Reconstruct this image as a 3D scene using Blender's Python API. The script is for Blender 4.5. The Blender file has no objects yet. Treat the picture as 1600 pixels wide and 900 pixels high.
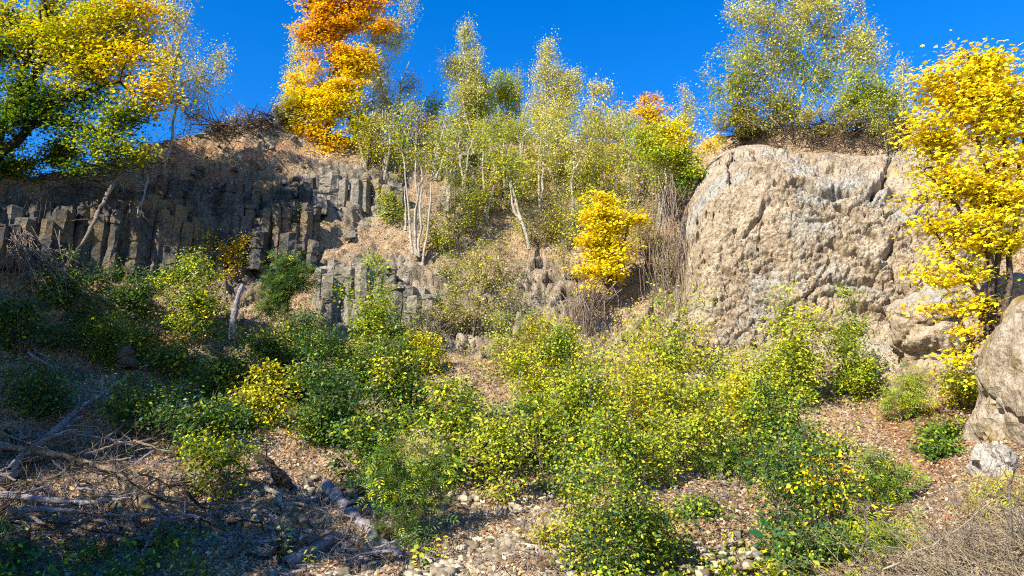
import bpy, bmesh, math, random
import numpy as np
from mathutils import Vector
R = math.radians
S = bpy.context.scene
C = S.collection
# ------------------------------------------------------------------ camera, sky, sun, exposure
F = 1155.0; TH = R(12.0); CZ = 1.6
cam = bpy.data.cameras.new('camera'); co = bpy.data.objects.new('camera', cam); C.objects.link(co)
cam.sensor_width = 36; cam.lens = 36*F/1600; cam.clip_end = 2000; cam.clip_start = .05
co.location = (0, 0, CZ); co.rotation_euler = (math.pi/2+TH, 0, 0)
S.camera = co
SUN_EL, SUN_AZ = R(38), R(222)          # azimuth clockwise from +Y: behind the viewer, to the left
W = bpy.data.worlds.new('World'); S.world = W; W.use_nodes = True
nt = W.node_tree; nt.nodes.clear()
sky = nt.nodes.new('ShaderNodeTexSky'); sky.sky_type = 'NISHITA'; sky.sun_disc = False
sky.sun_elevation = SUN_EL; sky.sun_rotation = SUN_AZ; sky.ozone_density = 6; sky.air_density = 1.0; sky.dust_density = 0.0
sky.altitude = 600
hs = nt.nodes.new('ShaderNodeHueSaturation'); hs.inputs['Saturation'].default_value = 1.3; hs.inputs['Hue'].default_value = .508; hs.inputs['Value'].default_value = 1.08
bg = nt.nodes.new('ShaderNodeBackground'); bg.inputs[1].default_value = 0.12
ow = nt.nodes.new('ShaderNodeOutputWorld')
nt.links.new(sky.outputs[0], hs.inputs['Color']); nt.links.new(hs.outputs[0], bg.inputs[0]); nt.links.new(bg.outputs[0], ow.inputs[0])
sl = bpy.data.lights.new('sun', 'SUN'); sl.energy = 5.0; sl.angle = R(.53); sl.color = (1, .93, .78)
so = bpy.data.objects.new('sun', sl); C.objects.link(so)
SD = Vector((math.sin(SUN_AZ)*math.cos(SUN_EL), math.cos(SUN_AZ)*math.cos(SUN_EL), math.sin(SUN_EL)))
so.rotation_euler = SD.to_track_quat('Z', 'Y').to_euler()
SDN = np.array(SD)
S.view_settings.view_transform = 'Standard'; S.view_settings.look = 'None'; S.view_settings.exposure = 1.12; S.view_settings.gamma = 1
S.render.engine = 'CYCLES'
cy = S.cycles
cy.max_bounces = 5; cy.diffuse_bounces = 3; cy.glossy_bounces = 1; cy.transmission_bounces = 3; cy.transparent_max_bounces = 4
cy.use_denoising = False; cy.filter_width = 1.1; cy.sample_clamp_indirect = 6; cy.caustics_reflective = False; cy.caustics_refractive = False

# ------------------------------------------------------------------ helpers
def P(px, py, Y):
    """world point on plane y=Y under photograph pixel px,py (1600x900)"""
    x = (np.asarray(px, float)-800)/F; v = (450-np.asarray(py, float))/F
    ry = math.cos(TH)-v*math.sin(TH); rz = math.sin(TH)+v*math.cos(TH)
    k = np.asarray(Y, float)/ry
    return np.stack([x*k, ry*k, CZ+rz*k], -1)

def hsh(ix, iy, iz, s):
    h = (ix.astype(np.int64)*374761393+iy.astype(np.int64)*668265263+iz.astype(np.int64)*2147483647+s*1274126177) & 0xffffffff
    h = ((h ^ (h >> 13))*1274126177) & 0xffffffff
    h = ((h ^ (h >> 16))*2246822519) & 0xffffffff
    return ((h ^ (h >> 15)) & 0xffffff)/float(0xffffff)
def vn(p, s=0):
    i = np.floor(p); f = p-i; f = f*f*(3-2*f); i = i.astype(np.int64); r = 0
    for a in (0, 1):
        for b in (0, 1):
            for c in (0, 1):
                w = (f[..., 0] if a else 1-f[..., 0])*(f[..., 1] if b else 1-f[..., 1])*(f[..., 2] if c else 1-f[..., 2])
                r = r+w*hsh(i[..., 0]+a, i[..., 1]+b, i[..., 2]+c, s)
    return r*2-1
def fbm(p, o=4, s=0, g=.5):
    r = 0; a = 1
    for k in range(o):
        r = r+a*vn(p, s+k*17); p = p*2.03+5.1; a *= g
    return r
def worley(p, s=0):
    """F1, F2 and the random value of the nearest cell"""
    i = np.floor(p).astype(np.int64); d1 = np.full(p.shape[:-1], 9.); d2 = d1.copy(); cid = np.zeros_like(d1)
    for a in (-1, 0, 1):
        for b in (-1, 0, 1):
            for c in (-1, 0, 1):
                q = i+np.array([a, b, c])
                o = np.stack([hsh(q[..., 0], q[..., 1], q[..., 2], s+k) for k in (1, 2, 3)], -1)
                d = np.linalg.norm(q+o-p, axis=-1); v = hsh(q[..., 0], q[..., 1], q[..., 2], s+9)
                nn = d < d1
                d2 = np.where(nn, d1, np.minimum(d2, d)); cid = np.where(nn, v, cid); d1 = np.where(nn, d, d1)
    return d1, d2, cid
def nrm(v): return v/np.maximum(np.linalg.norm(v, axis=-1, keepdims=True), 1e-9)

def mesh_q(name, V, Q, mat, col=None, smooth=False):
    V = np.ascontiguousarray(V, np.float32).reshape(-1, 3); Q = np.ascontiguousarray(Q, np.int32).reshape(-1, 4)
    me = bpy.data.meshes.new(name)
    me.vertices.add(len(V)); me.vertices.foreach_set('co', V.ravel())
    me.loops.add(Q.size); me.loops.foreach_set('vertex_index', Q.ravel())
    me.polygons.add(len(Q)); me.polygons.foreach_set('loop_start', np.arange(0, Q.size, 4, dtype=np.int32))
    if smooth: me.polygons.foreach_set('use_smooth', np.ones(len(Q), bool))
    me.update(calc_edges=True)
    if col is not None:
        a = me.color_attributes.new('tone', 'FLOAT_COLOR', 'POINT')
        c = np.ones((len(V), 4), np.float32); c[:, :3] = col; a.data.foreach_set('color', c.ravel())
    me.materials.append(mat)
    return me
def link(name, data, parent=None, **kw):
    o = bpy.data.objects.new(name, data); C.objects.link(o)
    if parent: o.parent = parent
    for k, v in kw.items():
        if v: o[k] = v
    return o
def empty(name, loc, label, category, group=None):
    o = bpy.data.objects.new(name, None); C.objects.link(o); o.location = loc; o.empty_display_size = .2
    o['label'] = label; o['category'] = category
    if group: o['group'] = group
    return o

# ------------------------------------------------------------------ materials
def newmat(name, rough=.9, spec=.2):
    m = bpy.data.materials.new(name); m.use_nodes = True; t = m.node_tree
    b = t.nodes['Principled BSDF']; b.inputs['Roughness'].default_value = rough
    b.inputs['Specular IOR Level'].default_value = spec
    return m, t, b
def N(t, typ, **kw):
    n = t.nodes.new(typ)
    for k, v in kw.items():
        if k in n.inputs: n.inputs[k].default_value = v
        else: setattr(n, k, v)
    return n
def ramp(t, src, stops):
    r = t.nodes.new('ShaderNodeValToRGB'); e = r.color_ramp.elements
    while len(e) < len(stops): e.new(.5)
    for x, (p, c) in zip(e, stops): x.position = p; x.color = (*c, 1)
    t.links.new(src, r.inputs[0]); return r.outputs[0]
def mix(t, f, a, b, typ='MIX'):
    m = t.nodes.new('ShaderNodeMix'); m.data_type = 'RGBA'; m.blend_type = typ
    for s, v in ((m.inputs[0], f), (m.inputs[6], a), (m.inputs[7], b)):
        if hasattr(v, 'node'): t.links.new(v, s)
        else: s.default_value = v if not isinstance(v, tuple) else (*v, 1)
    return m.outputs[2]
def coords(t): return t.nodes.new('ShaderNodeNewGeometry').outputs['Position']
def noise(t, c, scale, detail=6, rough=.6, dist=0):
    n = N(t, 'ShaderNodeTexNoise', Scale=scale, Detail=detail, Roughness=rough, Distortion=dist); t.links.new(c, n.inputs['Vector']); return n.outputs
def voro(t, c, scale, feature='F1', rnd=1):
    n = t.nodes.new('ShaderNodeTexVoronoi'); n.feature = feature; n.inputs['Scale'].default_value = scale; n.inputs['Randomness'].default_value = rnd
    t.links.new(c, n.inputs['Vector']); return n.outputs
def bump(t, b, h, dist, strength=1, prev=None):
    n = N(t, 'ShaderNodeBump', Strength=strength, Distance=dist); t.links.new(h, n.inputs['Height'])
    if prev is not None: t.links.new(prev, n.inputs['Normal'])
    t.links.new(n.outputs[0], b.inputs['Normal']); return n.outputs[0]

def leaf_material(name, trans=.35):
    m, t, b = newmat(name, .5, .25)
    a = N(t, 'ShaderNodeAttribute', attribute_name='tone')
    t.links.new(a.outputs['Color'], b.inputs['Base Color'])
    tr = t.nodes.new('ShaderNodeBsdfTranslucent'); mx = t.nodes.new('ShaderNodeMixShader'); mx.inputs[0].default_value = trans
    hsv = N(t, 'ShaderNodeHueSaturation', Saturation=1.1, Value=1.25); t.links.new(a.outputs['Color'], hsv.inputs['Color'])
    t.links.new(hsv.outputs[0], tr.inputs['Color'])
    t.links.new(b.outputs[0], mx.inputs[1]); t.links.new(tr.outputs[0], mx.inputs[2])
    t.links.new(mx.outputs[0], t.nodes['Material Output'].inputs['Surface'])
    return m
M_LEAF = leaf_material('leaf')
def wood_material(name, c1, c2, c3, scale=6, moss=0):
    m, t, b = newmat(name, .85, .15)
    tc = t.nodes.new('ShaderNodeTexCoord').outputs['Object']
    mp = N(t, 'ShaderNodeMapping'); t.links.new(tc, mp.inputs[0])
    n1 = noise(t, mp.outputs[0], scale, 8, .7, 1.5); n2 = noise(t, mp.outputs[0], scale*7, 4, .6)
    c = ramp(t, n1[0], [(.3, c1), (.5, c2), (.7, c3)])
    c = mix(t, .5, c, ramp(t, n2[0], [(.35, (.25, .25, .25)), (.65, (1, 1, 1))]), 'MULTIPLY')
    if moss:
        mk = ramp(t, noise(t, mp.outputs[0], 2.2, 4)[0], [(.52, (0, 0, 0)), (.62, (moss,)*3)])
        c = mix(t, mk, c, (.14, .12, .02))
    mp.inputs['Scale'].default_value = (1, 1, 1)
    n3 = noise(t, mp.outputs[0], scale*2.5, 7, .8, 2.5)
    c = mix(t, .8, c, ramp(t, n3[0], [(.38, (.22, .18, .15)), (.5, (1, 1, 1))]), 'MULTIPLY')
    t.links.new(c, b.inputs['Base Color']); q = bump(t, b, n1[0], .03, 1); bump(t, b, n3[0], .03, 1, q)
    return m
M_BARK = wood_material('brown_bark', (.05, .035, .025), (.14, .10, .07), (.28, .22, .17))
M_DARKBARK = wood_material('dark_bark', (.018, .014, .011), (.05, .036, .026), (.10, .08, .06))
M_PALE = wood_material('pale_bark', (.22, .17, .12), (.55, .48, .38), (.8, .74, .64), 4)
M_TWIG = wood_material('twig_bark', (.16, .11, .08), (.34, .26, .20), (.55, .46, .38), 8)
M_LOG = wood_material('log_bark', (.10, .07, .045), (.36, .26, .17), (.62, .49, .34), 7, .7)
M_DEAD = wood_material('weathered_dead_wood', (.16, .14, .145), (.42, .37, .38), (.70, .63, .62), 7)
M_STRAW = wood_material('straw', (.45, .33, .19), (.66, .52, .33), (.78, .67, .48), 5)

def rock_material(name, stops, crack=.5, sc=1.0, patch=None, cs=5, fine=.02):
    m, t, b = newmat(name, .92, .15)
    p = coords(t)
    wob = noise(t, p, 1.7*sc, 4, .6)
    pv = mix(t, .12, p, wob[1], 'ADD')
    n1 = noise(t, p, 1.1*sc, 8, .72, .4); n2 = noise(t, p, 9*sc, 6, .75)
    c = ramp(t, n1[0], stops)
    if patch:
        mk = ramp(t, noise(t, p, .45, 5, .65, .5)[0], [(patch[1]-.04, (0, 0, 0)), (patch[1]+.05, (1, 1, 1))])
        c = mix(t, mk, c, patch[0])
    fl = ramp(t, n2[0], [(.33, (.28, .25, .23)), (.47, (.85, .85, .85)), (.68, (1.25, 1.22, 1.18))])
    c = mix(t, .75, c, fl, 'MULTIPLY')
    v = voro(t, pv, cs*sc, 'DISTANCE_TO_EDGE')
    ve = ramp(t, v[0], [(0, (0, 0, 0)), (.09, (1, 1, 1))])
    fr_ = ramp(t, noise(t, p, 3.2*sc, 7, .78, 1.2)[0], [(.40, (.35, .30, .26)), (.455, (1, 1, 1))])
    c = mix(t, .55, c, fr_, 'MULTIPLY')
    t.links.new(c, b.inputs['Base Color'])
    v2 = voro(t, pv, cs*3.1*sc, 'F1')
    q = bump(t, b, ve, .06, crack)
    q = bump(t, b, v2[0], .05, .6, q)
    q = bump(t, b, n1[0], .25, .8, q)
    bump(t, b, n2[0], fine*2, 1, q)
    return m
M_ROCK = rock_material('tan_rock', [(.25, (.26, .19, .12)), (.42, (.44, .335, .22)), (.56, (.56, .445, .31)), (.72, (.68, .58, .45))], .7, 1, ((.50, .46, .39), .57), 2.2, .04)
M_BOULDER = rock_material('mossy_rock', [(.25, (.26, .20, .14)), (.45, (.45, .36, .26)), (.6, (.55, .46, .35)), (.75, (.66, .58, .48))], .3, 1.6, ((.30, .21, .05), .5), 3, .015)
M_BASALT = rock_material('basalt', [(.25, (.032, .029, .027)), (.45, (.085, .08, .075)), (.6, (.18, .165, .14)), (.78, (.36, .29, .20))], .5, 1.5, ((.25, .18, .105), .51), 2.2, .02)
M_WARMBAS = rock_material('sunlit_basalt', [(.25, (.12, .105, .085)), (.45, (.25, .22, .17)), (.6, (.38, .34, .27)), (.78, (.52, .45, .34))], .5, 1.5, ((.34, .25, .13), .62), 2.2, .02)  # paler, warmer copy of the basalt with sunlight put into its colour
M_CHALK = rock_material('chalky_rock', [(.25, (.35, .31, .28)), (.45, (.58, .52, .44)), (.6, (.70, .64, .55)), (.78, (.78, .73, .65))], .5, 2, None, 4, .02)
def stone_material():
    m, t, b = newmat('scree_stone', .9, .15)
    oi = t.nodes.new('ShaderNodeObjectInfo'); p = coords(t)
    cell = voro(t, p, 9); mixr = t.nodes.new('ShaderNodeMath'); mixr.operation = 'FRACT'
    sp = t.nodes.new('ShaderNodeSeparateColor'); t.links.new(cell[1], sp.inputs[0])
    ad = t.nodes.new('ShaderNodeMath'); t.links.new(oi.outputs['Random'], ad.inputs[0]); t.links.new(sp.outputs[0], ad.inputs[1]); t.links.new(ad.outputs[0], mixr.inputs[0])
    c = ramp(t, mixr.outputs[0], [(0, (.11, .085, .055)), (.35, (.21, .165, .11)), (.7, (.33, .27, .185)), (1, (.48, .41, .30))])
    n = noise(t, p, 14, 5, .7)
    c = mix(t, .5, c, ramp(t, n[0], [(.3, (.5, .48, .45)), (.6, (1.1, 1.1, 1.1))]), 'MULTIPLY')
    t.links.new(c, b.inputs['Base Color']); bump(t, b, n[0], .012, .8)
    return m
M_STONE = stone_material()

def ground_material():
    m, t, b = newmat('ground', .95, .1)
    p = coords(t)
    at = N(t, 'ShaderNodeAttribute', attribute_name='tone')
    sp = t.nodes.new('ShaderNodeSeparateColor'); t.links.new(at.outputs['Color'], sp.inputs[0])
    st = N(t, 'ShaderNodeMapping'); st.inputs['Scale'].default_value = (1, 1, 1.0); t.links.new(p, st.inputs[0])
    w = noise(t, p, 5, 3)
    pv = mix(t, .1, p, w[1], 'ADD')
    v = voro(t, pv, 16); vb = voro(t, pv, 38)
    big = noise(t, p, .7, 6, .6)
    lit = ramp(t, v[1], [(.1, (.11, .065, .03)), (.35, (.32, .21, .11)), (.6, (.48, .345, .20)), (.9, (.62, .49, .32))])
    soil = ramp(t, big[0], [(.32, (.16, .11, .06)), (.5, (.35, .25, .15)), (.68, (.48, .365, .24))])
    c = mix(t, .55, soil, lit)
    c = mix(t, .6, c, ramp(t, vb[1], [(.1, (.45, .43, .4)), (.9, (1.3, 1.25, 1.2))]), 'MULTIPLY')
    red = mix(t, .8, lit, (.30, .11, .05), 'MIX')
    c2 = mix(t, sp.outputs[1], c, red)
    rk = noise(t, p, 1.6, 8, .7, .4)
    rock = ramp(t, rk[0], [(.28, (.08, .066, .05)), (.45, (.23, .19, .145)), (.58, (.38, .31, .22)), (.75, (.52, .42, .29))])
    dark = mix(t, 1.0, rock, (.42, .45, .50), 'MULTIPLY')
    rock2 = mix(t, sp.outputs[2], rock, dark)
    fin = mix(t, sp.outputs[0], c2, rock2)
    t.links.new(fin, b.inputs['Base Color'])
    q = bump(t, b, v[0], .05, .7)
    q = bump(t, b, rk[0], .15, .8, q)
    bump(t, b, noise(t, p, 22, 5, .7)[0], .04, 1, q)
    return m
M_GROUND = ground_material()

# ------------------------------------------------------------------ terrain
cols = np.array([-700, -350, 0, 200, 350, 500, 650, 800, 950, 1060, 1200, 1400, 1600, 1900, 2300.])
rows = np.array([200, 300, 400, 500, 600, 700, 800, 900, 960.])
YT = np.array([
 [12.3, 16.5, 21, 23, 26.5, 27, 29.5, 31.5, 31.5, 31, 28, 25, 22, 17, 12],
 [11.5, 15.5, 19.5, 21.5, 23, 23.8, 25.5, 27, 27, 27, 25.5, 23, 20.5, 16, 11],
 [11, 14.8, 18.5, 20.6, 21.6, 22.2, 23, 24, 24, 24, 23, 21.5, 19.5, 15, 10.5],
 [10.5, 14, 17.5, 19.5, 20.5, 21, 21, 21.5, 21.2, 21, 20.5, 20, 18.5, 14, 10],
 [9.8, 13, 15.8, 17, 17.5, 18, 18, 18, 18, 18, 17.8, 17.5, 16, 12, 9],
 [9, 11.5, 13.5, 14.2, 14.5, 15, 15, 15, 15, 14.8, 14.5, 14.5, 12.5, 10, 8],
 [8, 10, 11.5, 11.8, 12, 12, 12, 12, 12, 12, 11.8, 10.6, 8.2, 7, 6],
 [7, 8.5, 9.6, 9.8, 9.8, 9.8, 9.8, 9.8, 9.8, 9.8, 9.5, 7.8, 6.3, 5.2, 4.8],
 [6.5, 7.5, 8.4, 8.6, 8.6, 8.6, 8.6, 8.6, 8.6, 8.6, 8.2, 6.7, 5.5, 4.5, 4]])
rim_x = np.array([-700, -350, 0, 100, 200, 290, 340, 430, 470, 520, 560, 650, 750, 850, 950, 1060, 1200, 1400, 1600, 1900, 2300.])
rim_y = np.array([50, 190, 285, 262, 243, 206, 200, 188, 192, 206, 226, 226, 222, 218, 222, 226, 198, 200, 228, 150, 50.])
def rim(px): return np.interp(px, rim_x, rim_y)
# fine, smoothed depth map
gx = np.arange(-760, 2361, 10.); gy = np.arange(0, 981, 10.)
yt = np.stack([np.interp(gx, cols, r) for r in YT])
ym = np.stack([np.interp(gy, rows, yt[:, i]) for i in range(len(gx))], 1)
for _ in range(3):
    k = np.pad(ym, 3, 'edge')
    k = sum(k[i:i+ym.shape[0]] for i in range(7))/7; ym = sum(k[:, i:i+ym.shape[1]] for i in range(7))/7
def ydepth(px, py):
    px = np.clip(px, gx[0], gx[-1]-1); py = np.clip(py, gy[0], gy[-1]-1)
    a = (px-gx[0])/10; b = (py-gy[0])/10; i = a.astype(int); j = b.astype(int); a = a-i; b = b-j
    return (ym[j, i]*(1-a)+ym[j, i+1]*a)*(1-b)+(ym[j+1, i]*(1-a)+ym[j+1, i+1]*a)*b
def sbox(px, py, x0, x1, y0, y1, s=18):
    f = lambda v: 1/(1+np.exp(-v/s*3))
    return f(px-x0)*f(x1-px)*f(py-y0)*f(y1-py)
PXs = np.concatenate([np.arange(-750, -40, 18.), np.arange(-40, 1640, 2.8), np.arange(1640, 2340, 18.)])
NR = 300
PX = np.repeat(PXs[None], NR, 0); rm = rim(PX)+5*fbm(np.stack([PX/34, PX*0, PX*0], -1), 4, 1, .6)
tt = np.linspace(0, 1, NR)[:, None]
PY = 955+(rm-955)*tt
YY = ydepth(PX, PY)
pos = P(PX, PY, YY)
jx = PX+fbm(pos*.8, 3, 4)*25; jy = PY+fbm(pos*.8, 3, 8)*18
rockm = np.zeros_like(PX); darkm = np.zeros_like(PX)
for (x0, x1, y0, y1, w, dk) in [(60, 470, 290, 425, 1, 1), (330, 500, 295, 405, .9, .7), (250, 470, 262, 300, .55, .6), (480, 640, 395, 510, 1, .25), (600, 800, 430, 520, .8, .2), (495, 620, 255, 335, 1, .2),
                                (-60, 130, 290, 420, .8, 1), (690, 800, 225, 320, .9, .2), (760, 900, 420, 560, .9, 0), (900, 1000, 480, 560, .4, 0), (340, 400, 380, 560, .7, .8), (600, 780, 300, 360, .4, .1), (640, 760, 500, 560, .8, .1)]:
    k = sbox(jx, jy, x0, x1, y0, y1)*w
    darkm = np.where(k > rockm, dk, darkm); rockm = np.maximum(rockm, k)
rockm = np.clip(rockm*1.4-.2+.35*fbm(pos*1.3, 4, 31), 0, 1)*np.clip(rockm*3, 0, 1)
redm = np.clip(sbox(jx, jy, 240, 470, 215, 290)*.5*np.clip(.5+2*vn(pos*1.4, 66), 0, 1.4)+sbox(jx, jy, 1380, 1500, 630, 730)*.6+sbox(jx, jy, 120, 280, 480, 600)*.5, 0, 1)
# displacement: towards the viewer and up
out = np.array([0, -.75, .66])
stretch = pos*np.array([1, 1, .75])
f1, f2, cid = worley(stretch*1.9+.3*np.stack([vn(pos*1.3, 5)]*3, -1), 3)
g1, g2, gid = worley(stretch*4.6, 77)
block = (cid-.5)*.5-np.exp(-(f2-f1)*14)*.2+(gid-.5)*.22-np.exp(-(g2-g1)*10)*.06
soft = .24*fbm(pos*.7, 4, 2)+sbox(PX, PY, 230, 520, 180, 300)*.22*fbm(pos*1.7, 4, 21, .6)+.07*fbm(pos*2.6, 4, 9, .6)
h1, h2, hid = worley(pos*6.5, 51)
lump = .05*(hid-.3)*(1-h1)
stony = sbox(jx, jy, 420, 900, 770, 960)*1.0
disp = rockm*(block+.05*fbm(pos*6, 3, 12))+(1-rockm*.7)*(soft+lump*(1-.6*stony))
edge = np.clip((1-tt)*12, 0, 1)
pos = pos+out*disp[..., None]*(.35+.65*edge)[..., None]
TPOS = pos.copy()
def G(px, py, off=0.):
    """point of the built slope seen at pixel px,py, moved off metres towards the viewer and up"""
    px = float(px); py = float(py)
    i = int(np.clip(np.searchsorted(PXs, px), 1, len(PXs)-1)); r = float(rm[0, i])
    j = int(np.clip(round((py-955)/(r-955)*(NR-1)), 0, NR-1))
    q = TPOS[j, i].copy(); t = P(px, max(py, r), q[1])
    return np.array([t[0], q[1], t[2]])+out*off
def RIM(px, back):
    px = float(px); i = int(np.clip(np.searchsorted(PXs, px), 1, len(PXs)-1)); e = TPOS[-1, i]
    return np.array([e[0]*(e[1]+back)/e[1], e[1]+back, e[2]+.02*back])
# foreground rows behind/below the frame, plateau rows behind the rim
nb = 26
s0 = pos[0]; fr = []
for k in range(nb, 0, -1):
    q = k/nb; tgt = np.stack([s0[:, 0]*4+np.sign(s0[:, 0])*10*q, np.full(len(s0), -60.), np.full(len(s0), -.2)], -1)
    w = (q**1.6)
    z = s0[:, 2]*(1-w)+w*-.2
    r_ = s0*(1-w)+tgt*w; r_[:, 2] = z-.25*min(1, k/3.)+.1*vn(r_*.5, 3); fr.append(r_)
bk = []
e = pos[-1]
for k in range(1, 20):
    d = .35*k+.25*k**2.6*.35
    r_ = e.copy(); r_[:, 1] += d; r_[:, 0] *= (e[:, 1]+d)/e[:, 1]; r_[:, 2] += .02*d+.12*vn(r_*.8, 6)*min(1, k/3); bk.append(r_)
full = np.concatenate([np.array(fr), pos, np.array(bk)], 0)
H, Wd = full.shape[:2]
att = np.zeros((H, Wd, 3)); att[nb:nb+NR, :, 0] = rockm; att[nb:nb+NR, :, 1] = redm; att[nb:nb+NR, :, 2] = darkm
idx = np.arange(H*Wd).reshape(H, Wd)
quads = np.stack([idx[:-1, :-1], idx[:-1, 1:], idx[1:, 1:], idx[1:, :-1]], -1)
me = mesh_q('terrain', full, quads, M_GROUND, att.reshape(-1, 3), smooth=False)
link('terrain', me, kind='structure')

def point_in_poly(x, y, poly):
    r = np.zeros(x.shape, bool); n = len(poly)
    for i in range(n):
        (x0, y0), (x1, y1) = poly[i], poly[i-1]
        c = ((y0 > y) != (y1 > y)) & (x < (x1-x0)*(y-y0)/((y1-y0) if y1 != y0 else 1e-9)+x0); r ^= c
    return r
def poly_dist(x, y, poly):
    d = np.full(x.shape, 1e9); n = len(poly)
    for i in range(n):
        a = np.array(poly[i-1], float); b = np.array(poly[i], float); ab = b-a
        t = np.clip(((x-a[0])*ab[0]+(y-a[1])*ab[1])/(ab@ab), 0, 1)
        d = np.minimum(d, np.hypot(x-a[0]-t*ab[0], y-a[1]-t*ab[1]))
    return d
def smooth_poly(poly, it=2):
    for _ in range(it):
        o = []
        for i in range(len(poly)):
            a = np.array(poly[i-1], float); b = np.array(poly[i], float); o += [tuple(a*.75+b*.25), tuple(a*.25+b*.75)]
        poly = o
    return poly
def rock_sheet(poly, ybase, rollback, roll_px, dispf, step=1.6, mat=M_ROCK, foot=540):
    """a solid bulging rock whose rounded rim turns back into the hillside"""
    poly = smooth_poly(poly)
    xs = [p[0] for p in poly]; ys = [p[1] for p in poly]
    X, Yp = np.meshgrid(np.arange(min(xs)-4, max(xs)+5, step), np.arange(min(ys)-4, max(ys)+5, step))
    ins = point_in_poly(X, Yp, poly); d = poly_dist(X, Yp, poly)
    d = np.where(Yp > foot-60, np.minimum(np.clip(np.minimum(d+np.clip(Yp-(foot-60), 0, 60)*2, 400), 0, 400), np.maximum(d, (Yp-foot+60)*3)), d)
    k = 1-np.clip(d/roll_px, 0, 1); roll = rollback*(1-np.sqrt(np.clip(1-k*k, 0, 1)))
    Yw = ybase(X, Yp)+roll
    p = P(X, Yp, Yw)
    dd = dispf(p, X, Yp)
    p = p+np.array([-.12, -.85, .45])*dd[..., None]*np.clip(d/10, .15, 1)[..., None]
    id_ = np.arange(X.size).reshape(X.shape)
    q = np.stack([id_[:-1, :-1], id_[1:, :-1], id_[1:, 1:], id_[:-1, 1:]], -1)
    ok = ins[:-1, :-1] & ins[1:, :-1] & ins[1:, 1:] & ins[:-1, 1:]
    q = q[ok][:, ::-1]
    used = np.unique(q); mp = np.full(X.size, -1); mp[used] = np.arange(len(used))
    return mesh_q('rock', p.reshape(-1, 3)[used], mp[q], mat), p
# large tan rock face on the right
FACE = [(1036, 520), (1050, 430), (1062, 345), (1082, 292), (1110, 250), (1145, 228), (1195, 222), (1225, 236), (1300, 240), (1370, 244), (1405, 232), (1440, 212), (1500, 222), (1600, 232), (1740, 230),
        (1760, 620), (1600, 640), (1520, 690), (1440, 670), (1370, 655), (1300, 650), (1200, 640), (1100, 615), (1030, 590)]
CRACKS = [([(1440, 212), (1396, 245), (1380, 275), (1366, 302)], 5, .5), ([(1245, 298), (1290, 306), (1330, 300)], 5, .35), ([(1312, 318), (1345, 350), (1364, 368)], 4, .35), ([(1298, 382), (1340, 402), (1368, 428)], 3.5, .3),
 ([(1305, 434), (1338, 446), (1362, 446)], 4, .3), ([(1178, 235), (1192, 262), (1216, 292)], 6, .35), ([(1146, 232), (1140, 292)], 4, .25), ([(1098, 318), (1078, 352)], 5, .25), ([(1192, 332), (1166, 370), (1182, 388)], 3, .15), ([(1236, 250), (1300, 270)], 3, .2),
 ([(1398, 288), (1418, 312)], 6, .4), ([(1398, 378), (1378, 404)], 5, .3), ([(1400, 430), (1420, 480), (1402, 520)], 4, .25), ([(1062, 500), (1092, 446)], 4, .2), ([(1110, 330), (1070, 400), (1062, 450)], 4, .2), ([(1230, 480), (1290, 520), (1350, 520)], 4, .25),
 ([(1130, 420), (1180, 470), (1240, 478)], 3, .2), ([(1210, 300), (1250, 340), (1300, 350)], 3, .18), ([(1330, 480), (1400, 500), (1440, 540)], 4, .3), ([(1180, 540), (1260, 560), (1340, 575)], 4, .25), ([(1410, 560), (1470, 600)], 5, .35)]
def face_disp(p, X, Y):
    a = .22*fbm(p*.4, 3, 3)
    q = p@np.array([[.8, .1, -.45], [0, 1, 0], [.6, 0, .9]])       # diagonal bedding
    wv = np.stack([vn(p*.9, 1), vn(p*.9, 2), vn(p*.9, 3)], -1)*.5
    w1 = worley(q*np.array([.7, .7, 1.3])+wv, 5)
    w2 = worley(q*np.array([2.0, 2.0, 3.2])+wv*1.2, 15)
    w3 = worley(p*np.array([6.5, 6.5, 8])+.4*wv, 25)
    m = np.clip(.45+1.5*vn(p*.7, 91), 0, 1); m2 = np.clip(.4+1.5*vn(p*1.1, 92), .1, 1)
    a += .16*(w1[2]-.5)-.10*np.clip(1-(w1[1]-w1[0])*14, 0, 1)*m
    a += .15*(w2[2]-.5)*m2-.12*np.clip(1-(w2[1]-w2[0])*9, 0, 1)*m2
    w4 = worley(p*15+wv, 35); a += .022*(w4[2]-.5)
    a += .07*(w3[2]-.5)*(.4+m2)-.05*np.clip(1-(w3[1]-w3[0])*6, 0, 1)
    a += .05*fbm(p*5, 4, 61, .7)
    jit = 7*fbm(p*2.2, 3, 71); jx_ = X+jit; jy_ = Y+7*fbm(p*2.2, 3, 72)
    for pl, wd, dp in CRACKS:
        d = np.full(X.shape, 1e9)
        for k in range(len(pl)-1):
            A = np.array(pl[k], float); B = np.array(pl[k+1], float); ab = B-A
            t = np.clip(((jx_-A[0])*ab[0]+(jy_-A[1])*ab[1])/(ab@ab), 0, 1); d = np.minimum(d, np.hypot(jx_-A[0]-t*ab[0], jy_-A[1]-t*ab[1]))
        a -= dp*np.exp(-(d/wd)**2)
        A, B = np.array(pl[0], float), np.array(pl[-1], float); ab = B-A; sd_ = (jx_-A[0])*ab[1]-(jy_-A[1])*ab[0]; sd_ = sd_*np.sign(ab[0]+1e-6)
        a += .11*np.where(sd_ > 0, 1, 0)*np.exp(-(d/22)**2)*np.clip((d-1)/4, 0, 1)
    return a
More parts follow.
